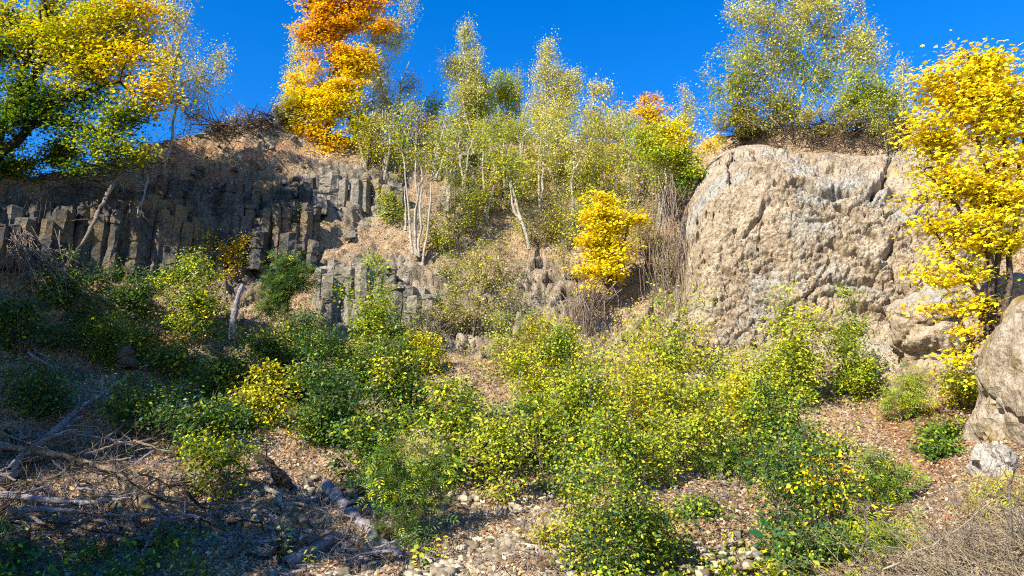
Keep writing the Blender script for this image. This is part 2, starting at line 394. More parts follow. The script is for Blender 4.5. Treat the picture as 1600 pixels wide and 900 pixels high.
def face_base(X, Y):
    f = 19.0+.9*np.clip((520-Y)/260, 0, 1.3)**1.6 + .0018*np.abs(X-1260) - .9*np.clip((Y-520)/120, 0, 1)
    t = ydepth(X, Y)-.55+.9*np.clip((Y-575-14*np.sin(X/31)-9*np.sin(X/13))/60, 0, 2)
    k = np.clip((Y-430)/90, 0, 1); k = k*k*(3-2*k)
    return f*(1-k)+np.minimum(f, t)*k
me, _ = rock_sheet(FACE, face_base, 5.5, 70, face_disp)
link('quarry_rock_face', me, label='huge rounded tan and pale grey rock face with cracks, right of the wooded gully', category='rock face')

def ico(center, rad, mat, dispf, sub=6, name='boulder'):
    bm = bmesh.new(); bmesh.ops.create_icosphere(bm, subdivisions=sub, radius=1)
    v = np.array([x.co[:] for x in bm.verts]); n = v.copy(); v = v*np.array(rad)
    wpos = v+np.array(center); v = v+n*dispf(wpos, n)[:, None]
    for x, c in zip(bm.verts, v): x.co = c
    me = bpy.data.meshes.new(name); bm.to_mesh(me); bm.free(); me.materials.append(mat)
    return me
def bdisp(p, n):
    w = worley(p*1.1, 6); w2 = worley(p*3, 16)
    return .25*fbm(p*.8, 4, 5)+.16*(w[2]-.5)-.1*np.exp(-(w[1]-w[0])*12)+.04*(w2[2]-.5)+.03*fbm(p*6, 3, 2)
c = P(1748, 660, 12.6)
bo = link('boulder', ico(c, (2.15, 2.0, 2.35), M_BOULDER, bdisp), label='big ochre stained boulder at the right edge below the yellow maple', category='boulder')
bo.location = c
c2 = P(1556, 730, 11.5)
b2 = link('chalky_spur', ico((0, 0, 0), (.15, .4, .46), M_CHALK, lambda p, n: .13*fbm(p*2.6, 5, 5)+.12*(worley(p*4, 3)[2]-.5), 5, 'chalky_spur'), parent=bo, label='white chalky broken edge of the boulder')
b2.location = c2-c; b2.rotation_euler = (0, R(-11), 0)
for i, (x, y, w, h, lab) in enumerate([(1445, 505, 62, 60, 'low brown rock shoulder at the foot of the tan rock face under the yellow maple'), (1585, 470, 50, 45, 'dark shaded rock knob behind the stems of the yellow maple')]):
    g = P(x, y, 17.6-.8*i); s = g[1]/F
    o = link('boulder', ico((i*7, 0, 0), (w*s, w*s*.8, h*s), M_ROCK, bdisp, 5), label=lab, category='boulder'); o.location = g

# ------------------------------------------------------------------ basalt columns
rs = np.random.RandomState(5)
def column_mesh(w, h, mat, seed, tilt=(0, 0)):
    r = np.random.RandomState(seed); ns = r.choice([5, 6, 6, 7]); a0 = r.rand()*6.28
    ang = a0+(np.arange(ns)+r.uniform(-.22, .22, ns))*2*math.pi/ns; rad = w*r.uniform(.82, 1.15, ns)
    z = -.3; rings = []; nblk = max(3, int(h/r.uniform(.28, .6)))
    zs = np.sort(np.concatenate([[0], r.uniform(.05, .95, nblk-1), [1]]))*(h+.3)-.3
    for b in range(nblk):
        za, zb = zs[b], zs[b+1]
        if zb-za < .08: continue
        off = r.normal(0, .02, 2); sc = r.uniform(.93, 1.06); tl = r.normal(0, .10, 2)
        rr = rad*sc*(1+r.uniform(-.05, .05, ns))
        for q, f in ((0, .86), (.05, 1.), (.35, 1.02), (.65, .99), (.95, 1.), (1, .84)):
            x = np.cos(ang)*rr*f+off[0]; y = np.sin(ang)*rr*f+off[1]
            zz = za+(zb-za)*q+x*tl[0]+y*tl[1]+r.normal(0, .018, ns)
            rings.append(np.stack([x+zz*tilt[0]+r.normal(0, .014, ns), y+zz*tilt[1]+r.normal(0, .014, ns), zz], -1))
    V = np.array(rings); k, n = V.shape[:2]
    id_ = np.arange(k*n).reshape(k, n); nx = np.roll(id_, -1, 1)
    Q = np.stack([id_[:-1], nx[:-1], nx[1:], id_[1:]], -1).reshape(-1, 4)
    top = V[-1].mean(0)+np.array([0, 0, r.uniform(0, .05)]); V = np.concatenate([V.reshape(-1, 3), top[None]])
    T = np.stack([id_[-1], nx[-1], np.full(n, k*n), np.full(n, k*n)], -1)
    me = bpy.data.meshes.new('column'); me.from_pydata(V.tolist(), [], Q.tolist()+[t[:3].tolist() for t in T]); me.materials.append(mat)
    return me
def outcrop(x0, x1, top, bot, mat, label, step=21, layers=2, w=.24, seed=1, lean=(0, 0), yoff=0):
    r = np.random.RandomState(seed)
    xm = (x0+x1)/2; g0 = G(xm, bot(xm))
    root = empty('basalt_outcrop', g0, label, 'rock outcrop', 'basalt outcrops of the quarry wall')
    for L in range(layers):
        x = x0+r.uniform(0, step)
        while x < x1:
            yb = bot(x)+r.uniform(-6, 6); yt = top(x)+r.uniform(-6, 10)+L*r.uniform(0, 30)*(r.rand() < .6)
            ym_ = (yb+yt)/2; Yd = ydepth(np.array([x]), np.array([(yt*.6+yb*.4)]))[0]-.25-.28*L+r.uniform(-.16, .16)+yoff
            a = P(x, yb, Yd); b = P(x, yt, Yd); h = b[2]-a[2]
            if h > .3:
                ww = w*r.uniform(.75, 1.35)
                o = link('column', column_mesh(ww, h, mat, r.randint(1e6), (lean[0]+r.normal(0, .02), lean[1]+.05)), root)
                o.location = a-g0
            x += step*r.uniform(.7, 1.2)
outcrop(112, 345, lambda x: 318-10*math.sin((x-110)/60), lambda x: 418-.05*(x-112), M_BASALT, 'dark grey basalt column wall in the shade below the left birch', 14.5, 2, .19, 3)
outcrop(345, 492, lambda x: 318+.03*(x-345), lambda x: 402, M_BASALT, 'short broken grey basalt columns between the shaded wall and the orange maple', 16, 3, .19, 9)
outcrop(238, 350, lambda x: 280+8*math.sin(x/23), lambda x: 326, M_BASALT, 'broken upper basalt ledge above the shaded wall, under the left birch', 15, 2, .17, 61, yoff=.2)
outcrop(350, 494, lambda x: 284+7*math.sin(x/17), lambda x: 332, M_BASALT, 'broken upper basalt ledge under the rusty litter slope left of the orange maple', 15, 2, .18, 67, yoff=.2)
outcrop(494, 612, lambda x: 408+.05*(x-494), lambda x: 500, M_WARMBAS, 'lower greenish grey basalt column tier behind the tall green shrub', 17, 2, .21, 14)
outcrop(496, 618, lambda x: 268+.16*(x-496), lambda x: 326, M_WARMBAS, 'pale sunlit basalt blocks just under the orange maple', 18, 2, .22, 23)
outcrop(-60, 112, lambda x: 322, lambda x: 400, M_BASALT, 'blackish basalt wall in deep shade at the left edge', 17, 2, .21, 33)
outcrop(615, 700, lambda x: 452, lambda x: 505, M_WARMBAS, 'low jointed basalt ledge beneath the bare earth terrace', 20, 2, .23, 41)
def hull_mesh(seed, mat, flat=.8):
    r = random.Random(seed); bm = bmesh.new()
    for _ in range(10):
        v = Vector((r.gauss(0, 1), r.gauss(0, 1), r.gauss(0, 1))).normalized()*r.uniform(.8, 1.1)
        bm.verts.new((v.x*1.15, v.y*.9, v.z*flat))
    ret = bmesh.ops.convex_hull(bm, input=bm.verts)
    bmesh.ops.delete(bm, geom=[g for g in ret['geom_interior'] if isinstance(g, bmesh.types.BMVert)], context='VERTS')
    bmesh.ops.bevel(bm, geom=bm.edges[:], offset=.035, segments=1, affect='EDGES')
    me = bpy.data.meshes.new('stone'); bm.to_mesh(me); bm.free(); me.materials.append(mat); return me
ROCKS = [(547, 371, 13, M_WARMBAS, 'dark square block lying on the leafy terrace left of the pale stems'), (735, 250, 22, M_WARMBAS, 'largest boulder of the upper pile below the tall slender birch'),
  (757, 262, 17, M_WARMBAS, 'rounded grey boulder right of the largest one in the upper pile'), (716, 268, 14, M_WARMBAS, 'smaller boulder left of the largest one in the upper pile'),
  (775, 300, 15, M_WARMBAS, 'rough brown boulder below the upper pile beside the leaning birch'), (752, 318, 12, M_WARMBAS, 'small boulder under the rough brown one on the upper slope'), (790, 250, 10, M_WARMBAS, 'small pale boulder at the right end of the upper pile'),
  (840, 802, 11, M_STONE, 'smooth rounded beige stone lying alone at the top of the scree'), (855, 808, 8, M_BOULDER, 'small brown stone leaning on the smooth beige one'),
  (675, 480, 17, M_WARMBAS, 'blocky rock under the earth terrace left of the thin birch'), (430, 392, 14, M_BASALT, 'dark block fallen in front of the broken basalt columns'), (610, 295, 17, M_WARMBAS, 'pale cubic block right of the sunlit basalt under the orange maple'),
  (640, 488, 19, M_WARMBAS, 'wide grey block sticking out below the terrace'), (450, 515, 15, M_WARMBAS, 'pale square block under the dark green bush'), (805, 448, 13, M_WARMBAS, 'tan block in the stony slope right of the thin birch'),
  (1405, 735, 10, M_BASALT, 'small dark stone on the bare slope near the right gully'), (700, 505, 14, M_WARMBAS, 'light stone at the foot of the rock ledge'), (590, 425, 15, M_BASALT, 'dark overhanging block above the lower basalt tier'),
  (480, 318, 15, M_BASALT, 'grey block at the upper end of the broken columns'), (395, 305, 12, M_BASALT, 'flat grey rock on top of the broken columns')]
for i, (x, y, r_, m, lab) in enumerate(ROCKS):
    g = G(x, y, .06); s = r_*g[1]/F
    o = link('rock', hull_mesh(i+50, m), label=lab, category='rock', group='loose rocks on the slope'); o.location = g; o.scale = (s, s, s); o.rotation_euler = (rs.rand()*6, rs.rand()*6, rs.rand()*6)

# ------------------------------------------------------------------ tubes, leaves, plants
def tubes(pts, rad, sides=4):
    """pts (B,m,3), rad (B,m) -> verts, quads"""
    B, m = pts.shape[:2]
    tan = np.gradient(pts, axis=1); tan = nrm(tan)
    ref = np.where(np.abs(tan[..., 2:3]) > .9, np.array([1., 0, 0]), np.array([0, 0, 1.]))
    u = nrm(np.cross(tan, ref)); v = np.cross(tan, u)
    a = np.arange(sides)*2*math.pi/sides
    ring = pts[:, :, None]+rad[:, :, None, None]*(u[:, :, None]*np.cos(a)[:, None]+v[:, :, None]*np.sin(a)[:, None])
    id_ = np.arange(B*m*sides).reshape(B, m, sides); nx = np.roll(id_, -1, 2)
    Q = np.stack([id_[:, :-1], nx[:, :-1], nx[:, 1:], id_[:, 1:]], -1).reshape(-1, 4)
    return ring.reshape(-1, 3), Q
def merge(parts):
    V = []; Q = []; n = 0
    for v, q in parts: V.append(v); Q.append(q+n); n += len(v)
    return np.concatenate(V), np.concatenate(Q)
# leaf outlines: (along, across, up)
OVAL = (np.array([[0, 0, 0], [.45, .30, .05], [1, 0, -.08], [.45, -.30, .05]]), np.array([[0, 1, 2, 3]]))
def _lobe(a, l, w):
    c, s = math.cos(a), math.sin(a); p = np.array([[0, 0], [.5*l, w], [l, 0], [.5*l, -w]])
    return np.stack([.28+p[:, 0]*c-p[:, 1]*s, p[:, 0]*s+p[:, 1]*c, np.array([0, .03, -.1, .03])], -1)
MAPLE = (np.concatenate([_lobe(0, .75, .22), _lobe(1.05, .6, .2), _lobe(-1.05, .6, .2), _lobe(2.3, .4, .18), _lobe(-2.3, .4, .18)]), np.arange(20).reshape(5, 4))
PINN = (np.concatenate([np.array([[x, 0, 0], [x+.12, s*.2, .03], [x+.16, s*.42, -.04], [x+.02, s*.22, .03]]) for x in (.1, .35, .6) for s in (1, -1)]+[np.array([[.7, 0, 0], [.85, .09, 0], [1.1, 0, -.03], [.85, -.09, 0]])]), np.arange(28).reshape(7, 4))
SHAPES = {'oval': OVAL, 'maple': MAPLE, 'pinn': PINN}
def leaves(c, size, nor, d, shape, col):
    T, Q = SHAPES[shape]
    d = nrm(d-nor*np.sum(d*nor, -1, keepdims=True)); w = np.cross(nor, d)
    V = c[:, None]+size[:, None, None]*(T[None, :, 0:1]*d[:, None]+T[None, :, 1:2]*w[:, None]+T[None, :, 2:3]*nor[:, None])
    n, k = len(c), len(T)
    q = (Q[None]+np.arange(n)[:, None, None]*k).reshape(-1, 4)
    return V.reshape(-1, 3), q, np.repeat(col, k, 0)
# leaf pigment palettes
Yl = (.88, .68, .012); YO = (.88, .52, .012); OR = (.86, .38, .01); RU = (.45, .15, .02); YG = (.50, .50, .02); LG = (.34, .42, .035); GR = (.12, .20, .020); DG = (.046, .098, .020); OL = (.36, .33, .05)
BG = (.05, .13, .05); TAN = (.42, .28, .14); PG = (.56, .55, .13); PY = (.80, .70, .15); BRN = (.22, .12, .06)
PAL = {
 'yellow': [(Yl, 8), (YO, 1.0), (YG, 1.0)], 'orange': [(OR, 4.5), (YO, 5), (Yl, 1.2)], 'gold': [(Yl, 6), (YO, 4), (OR, .5)], 'mixed': [(YG, 3), (GR, 3), (LG, 3), (Yl, 2), (OL, 2)],
 'ymix': [(Yl, 2.6), (YG, 4.5), (YO, .7), (OL, 2), (LG, 2)], 'green': [(GR, 5), (LG, 2), (DG, 3), (YG, .5)], 'dark': [(DG, 5), (BG, 3), (GR, 3), (LG, .6), (YG, .12)], 'dkyel': [(DG, 4), (GR, 5), (BG, 1.5), (LG, 1.6), (OL, 1.0), (YG, .6), (Yl, .3)],
 'bright': [(LG, 4), (GR, 3), (YG, 3)], 'pale': [(PG, 4), (PY, 3), (OL, 2)], 'paley': [(PY, 4), (PG, 2), (YG, 2), (TAN, 1)], 'ygreen': [(YG, 4.5), (LG, 5), (Yl, .6), (GR, 1.5), (OL, 1)],
 'goldgreen': [(GR, 3), (DG, 4), (YO, 1.6), (Yl, 1.5), (LG, 1)],
 'dry': [(TAN, 4), (BRN, 3), (RU, 1)], 'olive': [(OL, 5), (YG, 2), (TAN, 2), (PG, 1)], 'grdyel': [(GR, 5), (YG, 2.2), (LG, 4), (Yl, .8), (DG, 2)]}
KIND = {   # leaf size, shape, clusters per m2, leaves per cluster, cluster radius, flatness, droop, trunk radius, bark
 'maple': dict(ls=.092, sh='maple', dn=30, nl=56, cr=.23, flat=.36, droop=.0, tr=.09, bark=M_BARK),
 'bigmaple': dict(ls=.092, sh='maple', dn=26, nl=54, cr=.30, flat=.5, droop=.0, tr=.2, bark=M_DARKBARK),
 'birch': dict(ls=.085, sh='oval', dn=34, nl=46, cr=.17, flat=1.6, droop=.25, tr=.07, bark=M_PALE),
 'shrub': dict(ls=.074, sh='oval', dn=44, nl=58, cr=.17, flat=.7, droop=.0, tr=.018, bark=M_TWIG),
 'hazel': dict(ls=.088, sh='oval', dn=34, nl=48, cr=.20, flat=.55, droop=.0, tr=.02, bark=M_TWIG),
 'sapling': dict(ls=.07, sh='oval', dn=36, nl=31, cr=.17, flat=.8, droop=.0, tr=.02, bark=M_TWIG),
 'willow': dict(ls=.105, sh='oval', dn=34, nl=44, cr=.18, flat=1.1, droop=.0, tr=.065, bark=M_PALE),
 'ash': dict(ls=.17, sh='pinn', dn=36, nl=16, cr=.16, flat=.7, droop=.05, tr=.02, bark=M_TWIG),
}
def plant(name, label, cat, base, blobs, kind, pal, seed, Y=None, stems=None, group=None, dens=1., leafk=1., crown='crown', stemname='trunk', nst=1, depthk=.75, gap=-.25, sub=1., tall_trunk=True, world=False, fan=.5):
    """base: world point; blobs: [(px,py,rx,ry[,palette])] at depth Y (or world (x,y,z,rx,ry,rz)); stems: pixel polylines"""
    K = KIND[kind]; r = np.random.RandomState(seed); base = np.array(base, float)
    if Y is None: Y = base[1]
    el = []
    for b in blobs:
        p_ = b[4] if len(b) > 4 and isinstance(b[4], str) else pal
        if world: el.append((np.array(b[:3]), np.array(b[3:6]), pal))
        else:
            s = Y/F; rx, ry = b[2]*s, b[3]*s; d = min(rx, ry)*depthk if len(blobs) > 1 else rx*depthk
            el.append((P(b[0], b[1], Y+r.uniform(-.15, .15)*rx), np.array([rx, max(d, .12), ry]), p_))
    cs, cp = [], []
    for cen, rad, p_ in el:
        n = max(4, int(K['dn']*dens*math.pi*rad[0]*rad[2]*(1 if not world else .8)))
        m = n*3; q = r.normal(size=(m, 3)); q = nrm(q)*(r.rand(m, 1)**(.42))
        w = cen+q*rad
        keep = (vn(w*1.1+seed, 7)+.6*vn(w*2.7, seed)) > gap
        w = w[keep][:n] if keep.sum() > 3 else w[:n]; cs.append(w); cp += [p_]*len(w)
    cs = np.concatenate(cs); cp = np.array(cp)
    # skeleton
    stem_lines = []
    if stems:
        for st in stems:
            pl = np.array([P(x, y, Y+(0 if i else 0)) for i, (x, y) in enumerate(st)]); pl[:, 1] += np.linspace(0, r.uniform(-.2, .2), len(pl)); stem_lines.append(pl)
    else:
        top = max(el, key=lambda e_: e_[0][2]); lo = min(e_[0][2]-e_[1][2] for e_ in el)
        for k in range(nst):
            tgt = cs[r.randint(len(cs))] if nst > 1 else top[0]+np.array([0, 0, top[1][2]*.7])
            if nst > 1: tgt = tgt+np.array([0, 0, abs(r.normal(0, .15))])
            n = 6; t = np.linspace(0, 1, n)[:, None]; mid = (base+tgt)/2; mid[2] += .12*np.linalg.norm(tgt-base)
            ln = base*(1-t)**2+2*mid*t*(1-t)+tgt*t*t+r.normal(0, .02*np.linalg.norm(tgt-base), (n, 3))*np.sin(t*3.14)
            stem_lines.append(ln)
    tparts = []; nodes = []; 
    tr = K['tr']
    for ln in stem_lines:
        n = 10; t = np.linspace(0, len(ln)-1, n); f = np.stack([np.interp(t, range(len(ln)), ln[:, k]) for k in range(3)], -1)
        f[1:-1] += r.normal(0, .012*np.linalg.norm(ln[-1]-ln[0])*.5, (n-2, 3))
        L = np.linalg.norm(ln[-1]-ln[0]); r0 = min(tr, .05*L+.006)*(1 if len(stem_lines) < 3 else .75)
        rad = r0*np.linspace(1, .22, n); tparts.append(tubes(f[None], rad[None], 6 if tr > .04 else 4)); nodes.append(f[2:])
    nd = np.concatenate(nodes); NT = len(nd)
    order = np.argsort(np.min(np.linalg.norm(cs[:, None]-nd[None], axis=-1), 1)); cs = cs[order]; cp = cp[order]
    allp = np.concatenate([nd, cs]); par = np.zeros(len(cs), int)
    for k in range(len(cs)):
        cand = allp[:NT+k]; dv = cs[k]-cand; dist = np.linalg.norm(dv, axis=1)
        par[k] = int(np.argmin(dist+.7*np.clip(-dv[:, 2], 0, None)+.0))
    cnt = np.ones(len(cs))
    for k in range(len(cs)-1, -1, -1):
        if par[k] >= NT: cnt[par[k]-NT] += cnt[k]
    rr = np.minimum(.006*np.sqrt(cnt)*max(.6, Y/22), tr*.6)
    a = allp[par]; b = cs; m5 = np.linspace(0, 1, 4)[None, :, None]; mid = (a+b)/2+r.normal(0, .12, (len(b), 3))*np.linalg.norm(b-a, axis=1)[:, None]+np.array([0, 0, .06 if K['droop'] == 0 else .12])*np.linalg.norm(b-a, axis=1)[:, None]
    bp = a[:, None]*(1-m5)**2+2*mid[:, None]*m5*(1-m5)+b[:, None]*m5*m5
    brad = rr[:, None]*np.linspace(1.15, .75, 4)[None]
    tparts.append(tubes(bp, brad, 3))
    # fine twigs out of every cluster
    nt_ = 3; tw = np.repeat(cs, nt_, 0); dr = nrm(r.normal(size=tw.shape)+np.array([0, 0, .5 if K['droop'] == 0 else -1.2]))
    ln_ = K['cr']*r.uniform(.7, 1.8, (len(tw), 1)); ms = np.linspace(0, 1, 3)[None, :, None]
    tp = tw[:, None]+dr[:, None]*ln_[:, None]*ms; tp[:, :, 2] -= K['droop']*.8*(ms[..., 0]**2)*ln_
    tparts.append(tubes(tp, np.full((len(tw), 1), .0038*max(.8, Y/20))*np.linspace(1, .5, 3)[None], 3))
    # leaves
    nl = K['nl']*leafk; num = r.poisson(nl*r.uniform(.3, 1.6, len(cs))); ci = np.repeat(np.arange(len(cs)), num); n = len(ci)
    off = np.clip(r.normal(size=(n, 3)), -1.9, 1.9)*K['cr']*np.array([1, 1, K['flat']]); off *= r.uniform(.5, 1.25, (len(cs), 1))[ci]
    if K['droop']: off[:, 2] -= r.rand(n)**2*2*K['droop']
    c = cs[ci]+off
    nor = nrm(r.normal(size=(n, 3))*(.38 if K['sh'] == 'maple' else .55)+np.array([0, 0, .55])+SDN*.45)
    d = nrm(off+np.array([0, 0, -.25*K['cr']])+r.normal(size=(n, 3))*.1)
    size = K['ls']*r.uniform(.5, 1.2, n)*sub*(.82 if Y < 13 and kind in ('shrub', 'hazel') else 1)
    crnd = .5*r.rand(len(cs))+.5*(vn(cs*.9, seed+3)*.5+.5)
    v = (crnd[ci]*.72+.28*r.rand(n)+r.normal(0, .1, n)); v = np.clip(v, 0, .9999)
    # flatten the distribution so every palette entry gets its share
    v = np.argsort(np.argsort(v))/max(1, n); v = np.clip(v+r.normal(0, .12, n), 0, .999)
    col = np.zeros((n, 3))
    for pn in set(cp):
        it = PAL[pn]; ws = np.array([x[1] for x in it], float); cum = np.cumsum(ws/ws.sum()); pc = np.array([x[0] for x in it])
        perm = np.random.RandomState(seed+1).permutation(len(it)); ws = ws[perm]; cum = np.cumsum(ws/ws.sum()); pc = pc[perm]
        m = cp[ci] == pn; col[m] = pc[np.clip(np.searchsorted(cum, v[m]), 0, len(pc)-1)]
    col *= r.uniform(.7, 1.2, (n, 1))*(.85+.3*r.rand(len(cs), 1))[ci]; col = np.clip(col*(1+r.normal(0, .07, (n, 3))), .004, .9)
    LV, LQ, LC = leaves(c-base, size, nor, d, K['sh'], col)
    TV, TQ = merge(tparts)
    root = empty(name, base, label, cat, group)
    link(stemname, mesh_q(stemname, TV-base, TQ, K['bark'], smooth=True), root)
    link(crown, mesh_q(crown, LV, LQ, M_LEAF, LC), root)
    return root
sd = [100]
def shr(px, py, w, h, pal, label, kind='shrub', n=4, dens=1., leafk=1., group='shrubs on the quarry slope', name='shrub', off=0., lean=0, sub=1.):
    """shrub with its foot at px,py, w x h pixels"""
    sd[0] += 1; r = np.random.RandomState(sd[0]); g = G(px, py); Y = g[1]-off; g = P(px, py, Y)
    bl = []
    for k in range(n):
        f = (k+.5)/n
        bl.append((px+lean*f+r.uniform(-.28, .28)*w, py-h*(.12+.72*f)+r.uniform(-.05, .05)*h, w*r.uniform(.20, .36)*(1.15-.5*f), h*r.uniform(.14, .24)))
    bl.append((px+lean*.4, py-h*.40, w*.30, h*.34))
    for k in range(3+int(w/28)):
        a = r.uniform(-.5, .5); bl.append((px+lean+a*w, py-h*r.uniform(.45, 1.18)*(1-.6*abs(a)), w*.07+2, h*r.uniform(.09, .17)+4))
    return plant(name, label, name.replace('_', ' '), g, bl, kind, pal, sd[0], Y=Y, group=group, crown='foliage', gap=.02, stemname='stems', nst=5 if h > 50 else 3, dens=dens, leafk=leafk, depthk=.8, sub=sub)
def tree(px, base, blobs, kind, pal, label, back=1.5, stems=None, name='tree', cat='tree', group='trees along the quarry rim', Y=None, **kw):
    sd[0] += 1
    if base is None: b = RIM(px, back)
    else: b = P(px, base, Y) if Y else G(px, base)
    Yd = Y or b[1]
    if kind in ('birch', 'willow') and 'gap' not in kw: kw['gap'] = -.4
    if stems: stems = [list(s) for s in stems]
    return plant(name, label, cat, b, blobs, kind, pal, sd[0], Y=Yd, stems=stems, group=group, **kw)
# ------------------------------------------------------------------ trees on the rim
G_RIM = 'trees along the quarry rim'
# big maple, upper left
tree(-40, None, [(95, 75, 110, 70, 'ymix'), (110, 205, 45, 26, 'green'), (165, 225, 50, 32, 'grdyel'), (215, 240, 34, 26, 'ymix'), (130, 255, 30, 16, 'green'), (55, 185, 70, 34, 'green'), (0, 215, 60, 60, 'green'), (60, 30, 95, 60, 'ymix'), (170, 40, 75, 60, 'ymix'), (120, 110, 70, 45, 'ymix'), (205, 100, 65, 55, 'gold'), (30, 150, 60, 50, 'green'), (-30, 80, 70, 90, 'green'), (120, 155, 70, 30, 'grdyel'),
   (235, 160, 45, 45, 'gold'), (195, 200, 60, 48, 'grdyel'), (30, 215, 55, 40, 'green'), (175, 245, 26, 22, 'grdyel'), (50, -60, 150, 60, 'ymix'), (215, 20, 40, 45, 'gold'), (-20, 250, 40, 45, 'green')],
   'bigmaple', 'mixed', 'big maple at the upper left turning from green to yellow, dark limbs showing through', Y=19.2, name='maple_tree', cat='maple tree', dens=.8, leafk=.95, gap=-.12, depthk=.6,
   stems=[[(-40, 310), (-10, 230), (15, 190), (40, 100), (60, 45), (75, 0)], [(-30, 260), (10, 235), (60, 185), (115, 150), (190, 130)], [(15, 190), (60, 100), (95, 40), (150, 5)], [(60, 60), (75, 20), (60, -20)], [(60, 185), (130, 195), (190, 215)]])
tree(60, None, [(50, 235, 60, 28), (100, 240, 30, 25), (10, 260, 45, 25), (30, 285, 40, 14)], 'shrub', 'grdyel', 'dense green shrub on the rim under the big upper left maple', back=-.3, name='shrub', cat='shrub', dens=1.1, sub=1.3)
tree(256, None, [(275, 20, 38, 42, 'paley'), (295, 70, 45, 35, 'olive'), (325, 95, 36, 45, 'pale'), (300, 140, 40, 34, 'olive'), (265, 100, 25, 50, 'paley'), (310, 180, 28, 22, 'dry'), (280, -40, 40, 40, 'pale')],
   'birch', 'paley', 'half bare birch with drooping twigs beside the big left maple, white lower trunk', back=-.9, name='birch_tree', cat='birch', dens=1.25, leafk=.42, sub=.9, gap=-.2,
   stems=[[(254, 268), (263, 228), (272, 190), (274, 140), (270, 80), (268, 0), (266, -30)], [(274, 140), (290, 128), (315, 122), (335, 120)], [(270, 85), (255, 40), (240, 0)], [(271, 100), (285, 50), (300, 10)]])
tree(361, None, [(362, 190, 7, 11)], 'sapling', 'gold', 'tiny orange sapling alone on the bare rim', back=.2, name='sapling', cat='sapling', group='saplings', dens=1.5)
tree(392, None, [(390, 185, 17, 10), (372, 172, 8, 10), (405, 180, 10, 10)], 'sapling', 'dry', 'wispy dry shrub on the rim left of the orange maple', back=.3, name='shrub', cat='shrub', dens=.7)
# orange maple
tree(515, None, [(495, 0, 48, 38, 'orange'), (550, 100, 40, 60, 'gold'), (560, 15, 60, 42, 'orange'), (500, 45, 50, 30, 'orange'), (525, 60, 45, 34, 'orange'), (515, 150, 50, 50, 'gold'), (595, 45, 25, 20, 'orange'), (520, 85, 50, 32, 'orange'), (490, 125, 45, 32, 'gold'), (545, 120, 30, 30, 'gold'), (480, 175, 42, 34, 'yellow'),
   (530, 170, 42, 34, 'yellow'), (505, 215, 50, 32, 'gold'), (470, 205, 26, 24, 'yellow'), (560, 200, 26, 30, 'ymix'), (500, 245, 28, 14, 'gold'), (530, -50, 60, 45, 'orange'), (460, 160, 22, 26, 'yellow')],
   'maple', 'gold', 'tall orange maple on the rim, orange at the top and yellow below', back=-.4, name='maple_tree', cat='maple tree', dens=.85, gap=-.12, depthk=.6,
   stems=[[(514, 262), (516, 200), (514, 130), (515, 90), (500, 60), (480, 20), (470, -10)], [(515, 92), (535, 55), (560, 20), (575, -20)], [(515, 130), (530, 95), (545, 60)]])
tree(478, None, [(478, 268, 18, 20), (490, 282, 14, 12), (465, 258, 12, 12)], 'shrub', 'ymix', 'yellow green shrub hanging below the orange maple', back=-.9, name='shrub', cat='shrub')
tree(455, None, [(468, 75, 22, 26), (460, 120, 16, 36), (445, 160, 12, 25)], 'birch', 'pale', 'pale green birch mostly hidden behind the orange maple', back=3, name='birch_tree', cat='birch', leafk=.7)
tree(560, None, [(640, 10, 18, 30), (615, 60, 30, 45), (585, 105, 28, 45), (600, 160, 32, 45), (570, 190, 26, 40), (580, 60, 25, 40)], 'birch', 'pale', 'thin birch with a leaning white trunk right of the orange maple', back=1.6, name='birch_tree', cat='birch', leafk=.40, dens=1.2, gap=-.15,
   stems=[[(556, 240), (560, 160), (566, 95), (582, 55), (600, 15), (612, -20)], [(566, 95), (590, 110), (600, 150)]])
tree(628, None, [(640, 135, 22, 35), (615, 175, 30, 35), (650, 180, 20, 30), (600, 125, 20, 30)], 'birch', 'olive', 'nearly bare young tree against the sky between the orange maple and the tall slender birch', back=2.2, name='tree', cat='tree', leafk=.25, dens=1.2, stems=[[(618, 232), (620, 180), (628, 130), (640, 98)], [(620, 185), (600, 140), (590, 100)]])
tree(676, None, [(678, 165, 17, 22), (672, 195, 22, 22), (690, 215, 18, 18)], 'willow', 'bright', 'small fresh green tree left of the tall slender birch', back=1.2, leafk=.8)
tree(727, None, [(727, 48, 17, 24), (728, 80, 27, 26), (722, 112, 36, 24), (735, 140, 30, 18), (700, 95, 18, 16)], 'birch', 'pale', 'tall slender birch with a pale cone shaped crown and straight white trunk', back=1.0, name='birch_tree', cat='birch', leafk=.75, dens=1.3, gap=-.2, stems=[[(727, 232), (727, 180), (725, 110), (728, 60), (727, 25)]])
tree(735, None, [(735, 140, 30, 30, 'ymix'), (745, 180, 34, 34, 'olive'), (722, 200, 24, 26, 'ymix')], 'willow', 'ymix', 'yellow brown bushy tree right behind the trunk of the tall slender birch', back=2.2, leafk=1.1)
tree(785, None, [(785, 130, 24, 28), (770, 155, 25, 30), (800, 160, 26, 34), (795, 200, 30, 30)], 'willow', 'ygreen', 'dense yellow green bushy tree right of the tall slender birch', back=2.6, leafk=.75, dens=1.0)
tree(810, None, [(810, 112, 6, 12), (808, 140, 8, 22)], 'birch', 'bright', 'thin light green treetop left of the broad pale birch', back=3.5, leafk=.9)
tree(855, None, [(855, 78, 15, 24), (853, 112, 30, 26), (858, 145, 40, 26), (850, 180, 42, 26), (890, 125, 24, 26), (880, 165, 24, 30)], 'birch', 'paley', 'broad pale yellow birch, widest cone shaped crown on the rim', back=1.6, name='birch_tree', cat='birch', leafk=.8, dens=1.3, gap=-.22, stems=[[(852, 225), (853, 190), (853, 130), (856, 60)], [(880, 225), (884, 170), (888, 110)]])
